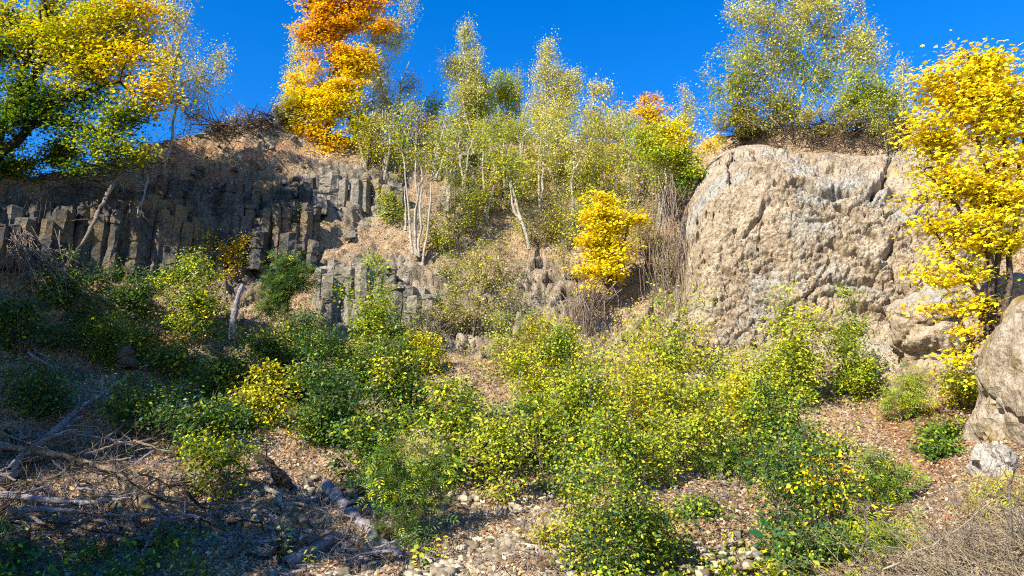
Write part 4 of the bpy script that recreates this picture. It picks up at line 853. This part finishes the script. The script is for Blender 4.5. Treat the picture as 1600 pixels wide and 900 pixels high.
LOGS = [
 ([(-30, 716), (50, 717), (133, 730), (173, 747), (213, 767), (233, 787), (253, 802), (300, 806), (350, 797), (400, 788)], 5.5, 2.2, M_LOG, 'long curved pale branch arching over the two thick peeling logs', 14, [.5, .5, .45, .45, .45, .35, .25, .2, .2, .2]),
 ([(20, 748), (72, 706), (127, 667), (177, 630), (213, 610)], 6.5, 2.0, M_DEAD, 'straight violet grey branch rising to the right from the dead wood heap', 10, [.35, .45, .55, .7, .8]),
 ([(88, 692), (112, 676), (137, 660)], 5, 3, M_DEAD, 'short violet grey stick just under the straight rising branch', 4, [.3, .3, .3]),
 ([(-20, 775), (5, 762), (27, 747), (50, 728)], 8, 6, M_DEAD, 'thick lichen grey limb at the left edge of the dead wood heap', 3, [.2, .2, .2, .2]),
 ([(-20, 780), (67, 800), (133, 808), (200, 798)], 6, 3.5, M_DEAD, 'long dark violet branch lying level across the left heap', 10, [.35, .35, .35, .4]),
 ([(-10, 812), (60, 814), (83, 812), (125, 807)], 4.5, 3, M_DEAD, 'second level branch just below the long dark violet one', 6, [.25, .25, .25, .25]),
 ([(140, 738), (167, 767), (187, 800), (200, 827), (225, 860)], 11, 8, M_LOG, 'thick peeling log, left one of the crossing pair', 3, [.12]*5),
 ([(163, 730), (200, 767), (233, 800), (262, 832), (308, 868)], 11, 6.5, M_LOG, 'thick peeling log with a hollow end, right one of the crossing pair', 4, [.12]*5),
 ([(57, 830), (90, 843), (127, 860)], 6.5, 4.5, M_LOG, 'short brown barked log low in the left corner', 2, [.1]*3),
 ([(80, 815), (100, 832), (117, 848)], 5, 3, M_LOG, 'pale split stick beside the short brown barked log', 1, [.15]*3),
 ([(143, 730), (200, 717), (240, 703), (277, 697)], 2.6, 1.2, M_TWIG, 'thin pale branch pointing right from behind the peeling logs', 14, [.5, .55, .6, .65]),
 ([(120, 742), (160, 716), (200, 690), (235, 660)], 1.8, 1.0, M_TWIG, 'thin upright whip crossing the thin pale branch', 8, [.4, .5, .6, .7]),
 ([(67, 711), (90, 705), (108, 700)], 3.5, 2, M_PALE, 'freshly broken pale stick on the dead wood heap', 0, [.55, .6, .6]),
 ([(40, 700), (42, 690), (43, 683)], 3, 2.4, M_DEAD, 'short upright stub above the dead wood heap', 0, [.2, .4, .5]),
 ([(510, 767), (533, 800), (560, 827), (587, 850), (607, 867), (627, 884)], 12, 7, M_DEAD, 'big grey weathered log lying across the rubble left of centre', 4, [.15]*6),
 ([(405, 722), (433, 750), (458, 775)], 9, 6, M_DARKBARK, 'dark rotten log at the upper left of the rubble', 5, [.12]*3),
 ([(417, 767), (437, 785), (443, 804)], 4.5, 3, M_PALE, 'short curved pale stick left of the rubble', 1, [.12]*3),
 ([(455, 805), (477, 827), (498, 852)], 7, 4, M_LOG, 'broken pale log piece in the rubble', 4, [.1]*3),
 ([(458, 798), (485, 790), (512, 783)], 3, 2.2, M_DEAD, 'thin stick touching the upper end of the big grey log', 3, [.15]*3),
 ([(445, 896), (487, 880), (510, 860), (528, 846)], 9, 8, M_DEAD, 'short thick furrowed log at the bottom edge of the rubble', 4, [.12]*4),
 ([(412, 797), (430, 815), (443, 832)], 3.4, 2.2, M_DEAD, 'blue grey stick above the pale leafed plant', 3, [.15]*3),
 ([(37, 530), (57, 553), (93, 577)], 3, 1.6, M_DEAD, 'thin bleached branch on the shaded upper left slope', 10, [.3]*3),
 ([(50, 563), (93, 587), (113, 613)], 2.6, 1.4, M_DEAD, 'second thin bleached branch on the shaded upper left slope', 10, [.25]*3),
 ([(67, 613), (87, 637), (117, 648)], 5, 3.5, M_DEAD, 'mossy bent log above the straight rising branch', 2, [.15]*3),
 ([(105, 622), (117, 619), (127, 614)], 3, 2, M_DEAD, 'little pale stick right of the mossy bent log', 0, [.12]*3),
 ([(535, 838), (556, 848), (580, 862)], 3, 2, M_DEAD, 'thin stick under the middle of the big grey log', 4, [.1]*3),
 ([(450, 760), (490, 790), (500, 800)], 2.2, 1.5, M_DEAD, 'dark thin stick between the rotten log and the big grey log', 6, [.12]*3),
 ([(1052, 757), (1062, 768), (1072, 778)], 2.2, 1.4, M_TWIG, 'grey stick on the bare soil patch', 1, [.08]*3),
 ([(1105, 868), (1130, 862), (1155, 858)], 2.2, 1.4, M_TWIG, 'thin stick low on the soil path right of the foreground bush', 3, [.08]*3),
 ([(980, 540), (995, 520), (1015, 490), (1022, 470)], 3, 2, M_TWIG, 'twisted root on the earthy gully below the small yellow maple', 8, [.15]*4),
 ([(660, 895), (690, 878), (720, 880)], 2.5, 1.5, M_DEAD, 'thin stick on the lower edge of the scree', 4, [.1]*3),
 ([(230, 880), (250, 850), (262, 820)], 2.4, 1.4, M_TWIG, 'slim crooked stick right of the crossing peeling logs', 8, [.2]*3),
 ([(70, 770), (115, 745), (137, 735)], 3, 1.6, M_LOG, 'mid sized forked branch in the middle of the dead wood heap', 12, [.3]*3),
]
for i, (pts, r0, r1, m, lab, tw, lf) in enumerate(LOGS):
    g = G(*pts[len(pts)//2]); s = g[1]/F
    wood(pts, r0*s*.95, r1*s*.9, m, 'fallen_log' if r0 >= 6.5 else 'fallen_branch', lab, 'log' if r0 >= 6.5 else 'branch', lift=[l*.55 for l in lf], twigs=tw, seed=i+3, twl=.55, off=.05+(r0*s*.6 if pts[0][0] > 380 else 0))
tg = np.random.RandomState(31)
BL = [(190, 800, 'the left peeling log'), (260, 830, 'the right peeling log'), (90, 845, 'the short brown barked log'), (100, 800, 'the long dark violet branch'), (30, 740, 'the thick lichen grey limb'), (130, 690, 'the straight rising branch'), (570, 830, 'the big grey log'), (435, 750, 'the dark rotten log'), (475, 830, 'the broken pale log piece'), (300, 740, 'the yellow green shrub behind the logs')]
def blab(k, x, y):
    a, b, n_ = min(BL, key=lambda l: math.hypot(l[0]-x, l[1]-y)); dx, dy = x-a, y-b
    w = ('left of ' if dx < 0 else 'right of ') if abs(dx) > abs(dy) else ('above ' if dy < 0 else 'below ')
    return 'thin bare %s branch %s%s' % (['violet grey', 'tan barked', 'pale brown', 'dark brown'][k % 4], w, n_)
for k in range(96):
    if k < 74: x = tg.uniform(-10, 330); y = tg.uniform(690, 860)
    else: x = tg.uniform(380, 640); y = tg.uniform(740, 890)
    a = tg.normal(0, .6)+(.2 if k % 2 else math.pi-.3); L = tg.uniform(40, 120); pts = [(x+math.cos(a)*L*f+tg.normal(0, 4), y+math.sin(a)*L*f*.6+tg.normal(0, 4)) for f in (-.5, -.2, .15, .5)]
    s = G(x, y)[1]/F; r0 = tg.uniform(1.3, 3.0)
    wood(pts, r0*s, r0*s*.4, [M_DEAD, M_LOG, M_TWIG, M_DARKBARK][k % 4], 'dead_branch', blab(k, x, y), 'branch', lift=[tg.uniform(.04, .42) for _ in range(4)], twigs=tg.randint(4, 11), seed=400+k, twl=.4, sides=6, group='thin branches of the dead wood heap' if k < 74 else 'thin branches on the rubble')
# standing and leaning dead wood
wood([(183, 273), (160, 320), (147, 350), (133, 373), (117, 400), (93, 428)], .06, .035, M_TWIG, 'leaning_trunk', 'pale dead trunk leaning across the blackish basalt wall', 'dead trunk', Y=[20.0, 19.4, 19.2, 19, 18.9, 18.7], twigs=6, seed=51)
wood([(228, 277), (230, 303), (222, 318), (212, 333)], .035, .02, M_DEAD, 'hanging_root', 'thin pale root hanging over the shaded column wall', 'root', Y=[20.1, 19.9, 19.8, 19.7], twigs=4, seed=52, twl=.4)
wood([(364, 532), (366, 500), (362, 478), (372, 465), (379, 447)], .10, .05, M_DEAD, 'dead_snag', 'bleached violet grey snag standing among the left shrubs', 'snag', Y=18.3, twigs=5, seed=53, twl=.35)
wood([(198, 578), (202, 560), (196, 548)], .2, .16, M_BARK, 'tree_stump', 'dark brown broken stump in the sunny patch of the left slope', 'stump', Y=16.3, twigs=0, seed=54, sides=10, rough=.3)
wood([(432, 200), (430, 180), (428, 164)], .15, .13, M_PALE, 'tree_stump', 'pale sawn stump on the rim left of the orange maple', 'stump', Y=26.3, twigs=0, seed=55, sides=10)
wood([(1584, 860), (1580, 800), (1578, 760), (1583, 720)], .014, .006, M_TWIG, 'dry_stalk', 'upright bare stalk with side twigs at the lower right edge', 'stalk', Y=6.6, twigs=7, seed=56, twl=.2)
wood([(1385, 900), (1440, 860), (1500, 815), (1570, 770)], .009, .004, M_STRAW, 'bramble_cane', 'long pale cane arching across the dry brambles', 'cane', Y=[6.6, 6.7, 6.8, 6.9], twigs=4, seed=57, twl=.2)
wood([(1345, 870), (1360, 830), (1350, 795)], .012, .006, M_TWIG, 'dry_stalk', 'short bare stalk at the left end of the dry brambles', 'stalk', Y=7.3, twigs=7, seed=58, twl=.2)
wood([(1510, 792), (1495, 765), (1478, 738)], .008, .004, M_TWIG, 'dry_stalk', 'thin bent stalk in front of the bare right slope', 'stalk', Y=7.4, twigs=5, seed=59, twl=.18)
# bundles of thin dry stems
def stems_bundle(name, label, cat, p0, p1, n, spread0, spread1, rad, mat, seed, sag=.2, kind=None, group=None):
    r = np.random.RandomState(seed); a = np.array(p0)+r.normal(0, 1, (n, 3))*spread0; b = np.array(p1)+r.normal(0, 1, (n, 3))*spread1
    m = np.linspace(0, 1, 6)[None, :, None]; mid = (a+b)/2+r.normal(0, .25*np.linalg.norm(np.array(p1)-p0)*.5, (n, 3))+np.array([0, -.1, sag])
    p = a[:, None]*(1-m)**2+2*mid[:, None]*m*(1-m)+b[:, None]*m*m
    v, q = tubes(p, np.full((n, 1), rad)*r.uniform(.6, 1.4, (n, 1))*np.linspace(1, .5, 6)[None], 3); b0 = np.array(p0)
    o = link(name, mesh_q(name, v-b0, q, mat)); o.location = b0; o['label'] = label; o['category'] = cat
    if group: o['group'] = group
    if kind: o['kind'] = kind
    return o
stems_bundle('dry_stem_bundle', 'curtain of brown dry stems hanging below the small yellow maple', 'dry stems', P(925, 452, 21), P(902, 538, 20.2), 90, (.35, .2, .12), (.3, .2, .25), .011, M_TWIG, 1)
stems_bundle('dry_stem_bundle', 'drooping fan of dry stems against the blackish wall at the left edge', 'dry stems', P(35, 375, 18.2), P(60, 440, 17.4), 70, (.2, .2, .2), (.6, .2, .3), .011, M_TWIG, 2)
stems_bundle('dry_stem_bundle', 'upright tuft of brown stems below the stone ledge', 'dry stems', P(655, 545, 19.4), P(660, 490, 19.4), 50, (.25, .15, .05), (.45, .2, .2), .012, M_TWIG, 3, sag=0)
stems_bundle('dry_stem_bundle', 'dry vine stems running down the left edge of the rock face', 'dry stems', P(1045, 300, 23), P(1042, 470, 20.2), 60, (.3, .2, .3), (.35, .2, .4), .010, M_TWIG, 7)
def root_mat(label, x0, x1, dy0, dy1, n, L, rad, mat, seed, name='exposed_roots', cat='roots', zb=.0):
    r = np.random.RandomState(seed); a = []
    for k in range(n):
        x = r.uniform(x0, x1); ed = min(1, (x-x0)/25., (x1-x)/25.); a.append(G(x, rim(x)+dy0+(dy1-dy0)*r.rand()**1.4*(.3+.7*ed), .05)+np.array([0, 0, zb*ed*r.rand()]))
    a = np.array(a); d = nrm(r.normal(size=(n, 3))*np.array([1.2, .5, .6])+np.array([0, -.3, -.35])); m = np.linspace(0, 1, 6)[None, :, None]; ll = L*r.uniform(.3, 1.5, (n, 1, 1))
    p = a[:, None]+d[:, None]*ll*m+r.normal(0, .3, (n, 1, 3))*ll*m*m*np.array([1, .4, 1])+r.normal(0, .03, (n, 6, 3))*m; p[:, :, 1] -= .12*m[..., 0]
    v, q = tubes(p, np.full((n, 1), rad)*r.uniform(.4, 1.7, (n, 1))*np.linspace(1, .4, 6)[None], 4); b0 = a.mean(0)
    o = link(name, mesh_q(name, v-b0, q, mat)); o.location = b0; o['label'] = label; o['category'] = cat
root_mat('dark mat of exposed roots along the bare rim left of the orange maple', 322, 470, -4, 22, 420, .7, .014, M_BARK, 4, zb=.2)
root_mat('tangle of brown roots hanging under the great willow on the rock face', 1150, 1425, -6, 40, 1500, .6, .011, M_BARK, 5, zb=.2)
root_mat('roots and dead leaves hanging off the rim right of the orange maple', 560, 720, -6, 30, 300, .7, .009, M_BARK, 6, zb=.3)
root_mat('roots dangling over the blackish wall under the big upper left maple', 60, 300, -4, 34, 260, .7, .010, M_BARK, 8)
# ------------------------------------------------------------------ stones
rk = np.random.RandomState(9)
protos = [hull_mesh(200+i, M_STONE if i % 3 else M_WARMBAS, rk.uniform(.55, .85)) for i in range(12)]
pts = []
def scree_w(x, y):
    a = sbox(x, y, 665, 880, 800, 960, 40)*(.35+.65*(vn(np.array([x/40, y/30, 0.]), 3) > -.3)); b = sbox(x, y, 430, 665, 770, 960, 30)*.45; c_ = sbox(x, y, 1080, 1180, 740, 900, 30)*.12
    return max(a, b, c_)
cand = []
while len(cand) < 2600:
    x = rk.uniform(400, 1200); y = rk.uniform(735, 955)
    if rk.rand() < scree_w(np.float64(x), np.float64(y)): cand.append((x, y))
sz = rk.gamma(2.0, .022, len(cand))+.016; sz = np.clip(sz, 0, .095)
ordr = np.argsort(-sz*np.array([1 if c_[1] < 900 else .1 for c_ in cand]))
allV = []; allQ = []; nv = 0
for k, i in enumerate(ordr):
    x, y = cand[i]; s = sz[i]*1.1; g = G(x, y, .02+.35*s)
    if k < 290:
        dark = x < 640
        o = link('stone', protos[k % 12], label='angular stone among the %s' % ('shaded rubble around the big grey log' if dark else 'pale scree at the foot of the slope'), category='stone', group='stones of the shaded rubble' if dark else 'stones of the pale scree')
        o.location = g; o.scale = (s,)*3; o.rotation_euler = (rk.normal(0, .4), rk.normal(0, .4), rk.rand()*6)
    else:
        # small angular chips: jittered cubes
        c8 = np.array([[a, b, c_] for a in (-1, 1) for b in (-1, 1) for c_ in (-.7, .7)])*rk.uniform(.55, 1.1, (8, 3))*s
        an = rk.rand()*6.28; ct, st = math.cos(an), math.sin(an); c8 = c8@np.array([[ct, -st, 0], [st, ct, 0], [0, 0, 1]])@np.array([[1, 0, 0], [0, .9, -.4], [0, .4, .9]])
        allV.append(c8+g); allQ.append(np.array([[0, 1, 3, 2], [4, 6, 7, 5], [0, 4, 5, 1], [2, 3, 7, 6], [0, 2, 6, 4], [1, 5, 7, 3]])+nv); nv += 8
link('small_stones', mesh_q('small_stones', np.concatenate(allV), np.concatenate(allQ), M_STONE), kind='stuff')
cr_ = np.random.RandomState(12)
cm = [hull_mesh(300+i, [M_BASALT, M_WARMBAS][i % 2]) for i in range(6)]
for k in range(46):
    x = cr_.uniform(285, 480); y = rim(x)+5+(292-rim(x)-5)*cr_.rand()**.8; sC = cr_.gamma(2, .045)+.05
    o = link('crest_rock', cm[k % 6], label='broken basalt chunk %s on the rusty litter slope below the root mat' % ('high up' if y < 235 else 'low down' if y > 268 else 'half way up'), category='rock', group='broken rock on the rusty crest slope')
    o.location = G(x, y, .02+.2*sC); o.scale = (sC*1.3, sC, sC*.8); o.rotation_euler = (cr_.normal(0, .5), cr_.normal(0, .5), cr_.rand()*6)
# ------------------------------------------------------------------ leaf litter, ground plants, twigs, grass (nobody could count them)
def scatter(n, seed, wfun, x0=-60, x1=1660, y0=250, y1=955):
    r = np.random.RandomState(seed); px = r.uniform(x0, x1, n*3); py = r.uniform(y0, y1, n*3)
    w = wfun(px, py); k = (r.rand(n*3) < w) & (py > rim(px)+3); px, py = px[k][:n], py[k][:n]
    i = np.clip(np.searchsorted(PXs, px), 1, len(PXs)-1); rr = rm[0, i]; j = np.clip(((py-955)/(rr-955)*(NR-1)).astype(int), 0, NR-2)
    f = r.rand(len(px), 1); g_ = r.rand(len(px), 1)
    a = TPOS[j, i]*(1-f)+TPOS[j, i-1]*f; b = TPOS[j+1, i]*(1-f)+TPOS[j+1, i-1]*f
    sn = nrm(np.cross(TPOS[j, i]-TPOS[j, i-1], TPOS[j+1, i]-TPOS[j, i]))
    return px, py, a*(1-g_)+b*g_, sn, r
def rockw(px, py):
    i = np.clip(np.searchsorted(PXs, px), 1, len(PXs)-1); rr = rm[0, i]; j = np.clip(((py-955)/(rr-955)*(NR-1)).astype(int), 0, NR-2); return rockm[j, i], redm[j, i]
px, py, p, sn, r = scatter(150000, 3, lambda x, y: (1-.8*rockw(x, y)[0])*np.clip((y-200)/500, .3, 1)*(1-.55*sbox(x, y, 640, 900, 800, 960)))
n = len(p); red = rockw(px, py)[1]
pal = np.array([(.50, .36, .22), (.38, .24, .13), (.62, .47, .31), (.28, .16, .09), (.40, .19, .08), (.66, .55, .40), (.55, .40, .10), (.22, .13, .08)])
ci = r.choice(8, n, p=[.2, .18, .15, .14, .08, .14, .03, .08]); ci = np.where(r.rand(n) < red*.55, 4, ci)
nor = nrm(sn+r.normal(size=(n, 3))*.55)
V_, Q_, C_ = leaves(p+sn*.02, r.uniform(.03, .085, n), nor, r.normal(size=(n, 3)), 'oval', pal[ci]*r.uniform(.7, 1.15, (n, 1)))
link('leaf_litter', mesh_q('leaf_litter', V_, Q_, M_LEAF, C_), kind='stuff')
# low green plants
def gcw(x, y):
    a = sbox(x, y, -80, 330, 862, 960, 20)*1.0+sbox(x, y, -80, 330, 430, 680, 40)*.25+sbox(x, y, 330, 800, 540, 700, 40)*.25+sbox(x, y, 780, 1290, 520, 760, 40)*.40+sbox(x, y, 680, 1000, 260, 400, 40)*.3+sbox(x, y, 880, 1360, 830, 960, 30)*.45+sbox(x, y, 640, 900, 480, 600, 30)*.2
    return np.clip(a*(.4+1.3*np.clip(vn(np.stack([x/26, y/20, x*0], -1), 4), -.2, 1)), 0, 1)
px, py, p, sn, r = scatter(26000, 5, gcw); n = len(p); K_ = 4
hgt = r.uniform(.02, .22, (n, K_, 1)); off = r.normal(0, .05, (n, K_, 3)); c_ = (p[:, None]+sn[:, None]*.02+off+hgt*np.array([0, -.3, 1])).reshape(-1, 3)
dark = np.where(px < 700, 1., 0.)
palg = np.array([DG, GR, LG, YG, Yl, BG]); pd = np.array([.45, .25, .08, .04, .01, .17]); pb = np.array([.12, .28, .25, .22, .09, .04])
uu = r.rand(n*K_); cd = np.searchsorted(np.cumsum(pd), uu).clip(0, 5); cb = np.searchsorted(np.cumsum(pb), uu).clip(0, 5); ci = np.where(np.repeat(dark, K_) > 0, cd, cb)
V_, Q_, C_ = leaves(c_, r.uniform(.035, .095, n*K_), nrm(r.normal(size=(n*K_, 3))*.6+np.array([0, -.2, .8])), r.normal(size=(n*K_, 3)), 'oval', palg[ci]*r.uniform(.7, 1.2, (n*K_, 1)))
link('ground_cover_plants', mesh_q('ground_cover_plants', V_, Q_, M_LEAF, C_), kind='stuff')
# fine dead twigs on the ground
px, py, p, sn, r = scatter(5200, 7, lambda x, y: np.clip(.25+sbox(x, y, -60, 640, 690, 900)*.9, 0, 1)); n = len(p)
d = r.normal(size=(n, 3)); d = nrm(d-sn*np.sum(d*sn, -1, keepdims=True)*.8); L = r.uniform(.12, .6, (n, 1, 1)); m = np.linspace(-.5, .5, 4)[None, :, None]
tp = (p+sn*.05)[:, None]+d[:, None]*L*m+r.normal(0, .02, (n, 4, 3))
v, q = tubes(tp, np.full((n, 1), .0045)*r.uniform(.6, 1.8, (n, 1))*np.linspace(1, .5, 4)[None], 3)
link('twig_litter', mesh_q('twig_litter', v, q, M_DEAD, smooth=True), kind='stuff')
# bare thin stems in the thickets
px, py, p, sn, r = scatter(2600, 17, lambda x, y: np.clip(sbox(x, y, 690, 1060, 250, 480)*.9+sbox(x, y, 780, 1250, 500, 760)*.5+sbox(x, y, 450, 680, 215, 300)*.8+sbox(x, y, 0, 250, 330, 420)*.4, 0, 1)); n = len(p)
d = nrm(r.normal(0, .22, (n, 3))+np.array([0, -.05, 1])); L = r.uniform(.3, 1.3, (n, 1, 1)); m = np.linspace(0, 1, 5)[None, :, None]
tp = p[:, None]+d[:, None]*L*m+r.normal(0, .1, (n, 1, 3))*L*m*m
v, q = tubes(tp, np.full((n, 1), .007)*r.uniform(.6, 1.4, (n, 1))*np.linspace(1, .4, 5)[None], 3)
link('undergrowth_stems', mesh_q('undergrowth_stems', v, q, M_TWIG), kind='stuff')
# dry brambles and grass at the lower right
def grass(n, seed, wf, name, Lr, rad, mat, lean, x0, x1, y0, y1):
    px, py, p, sn, r = scatter(n, seed, wf, x0, x1, y0, y1); n = len(p)
    d = nrm(r.normal(0, .8, (n, 3))+np.array(lean)); L = r.uniform(*Lr, (n, 1, 1)); m = np.linspace(0, 1, 6)[None, :, None]
    cur = nrm(r.normal(size=(n, 3))*.8+np.array([0, 0, -.5]))
    tp = p[:, None]+d[:, None]*L*m+cur[:, None]*L*.55*m*m
    v, q = tubes(tp, np.full((n, 1), rad)*r.uniform(.5, 1.5, (n, 1))*np.linspace(1, .35, 6)[None], 3)
    link(name, mesh_q(name, v, q, mat), kind='stuff')
gl = lambda x, y: np.clip((y-(905-(x-1330)*.42))/30, 0, 1)
grass(2400, 21, gl, 'dry_grass', (.2, .7), .0046, M_STRAW, (-.7, -.3, .25), 1300, 1680, 740, 955)
grass(160, 22, gl, 'dry_bramble_canes', (.5, 1.2), .005, M_TWIG, (.3, -.2, .6), 1300, 1680, 760, 955)
grass(500, 23, lambda x, y: np.clip(sbox(x, y, 1250, 1460, 820, 955), 0, 1), 'dead_weed_stalks', (.15, .45), .0028, M_DARKBARK, (0, -.2, 1.2), 1230, 1480, 800, 955)
# ------------------------------------------------------------------ single foreground plants
def broadleaf(px, py, h, n, ls, pal, label, seed, Y=None):
    g = G(px, py) if Y is None else P(px, py, Y); r = np.random.RandomState(seed); H_ = h*g[1]/F
    st = g+np.array([0, 0, 1.])*np.linspace(0, H_, 6)[:, None]+r.normal(0, .02, (6, 3))*np.linspace(0, 1, 6)[:, None]
    t = np.linspace(.25, 1, n); c = np.stack([np.interp(t, np.linspace(0, 1, 6), st[:, k]) for k in range(3)], -1); a = np.arange(n)*2.4
    d = np.stack([np.cos(a), np.sin(a), np.full(n, .15)], -1); base = g
    ms = np.linspace(0, 1, 3)[None, :, None]; pet = c[:, None]+d[:, None]*ms*ls*.4
    col = np.array([pal[i % len(pal)] for i in range(n)])*r.uniform(.85, 1.15, (n, 1))
    lv = leaves(c+d*ls*.4, np.full(n, ls)*r.uniform(.75, 1.15, n), nrm(np.array([0, -.35, .8])+r.normal(0, .25, (n, 3))), d, 'oval', col)
    root = empty('leafy_plant', g, label, 'plant', 'single plants in the foreground')
    tv, tq = merge([tubes(st[None], np.linspace(.006, .003, 6)[None], 4), tubes(pet, np.full((n, 3), .002), 3)])
    link('stem', mesh_q('stem', tv-g, tq, M_TWIG), root); link('foliage', mesh_q('foliage', lv[0]-g, lv[1], M_LEAF, lv[2]), root)
broadleaf(442, 895, 70, 22, .085, [PG, LG, PG], 'upright pale leafed plant in front of the rubble', 1)
broadleaf(655, 898, 40, 16, .10, [LG, YG, GR], 'bushy light green plant at the bottom edge of the scree', 2)
broadleaf(690, 885, 46, 14, .08, [Yl, YO, LG], 'yellow flecked small plant on the scree edge', 3)
broadleaf(482, 896, 34, 14, .075, [PG, LG], 'shorter pale plant right of the upright pale leafed one', 4)
broadleaf(1432, 768, 38, 14, .16, [LG, YG, LG], 'light green broad leafed plant on the bare right slope', 5)
broadleaf(1210, 868, 34, 7, .26, [(.03, .16, .06), (.05, .2, .07)], 'plant with large blue green leaves at the lower right', 6)
broadleaf(1352, 855, 30, 10, .10, [LG, YG], 'small bright green plant left of the dry brambles', 7)
broadleaf(190, 630, 24, 10, .08, [YG, LG], 'small yellow green sprig above the straight rising branch', 8)
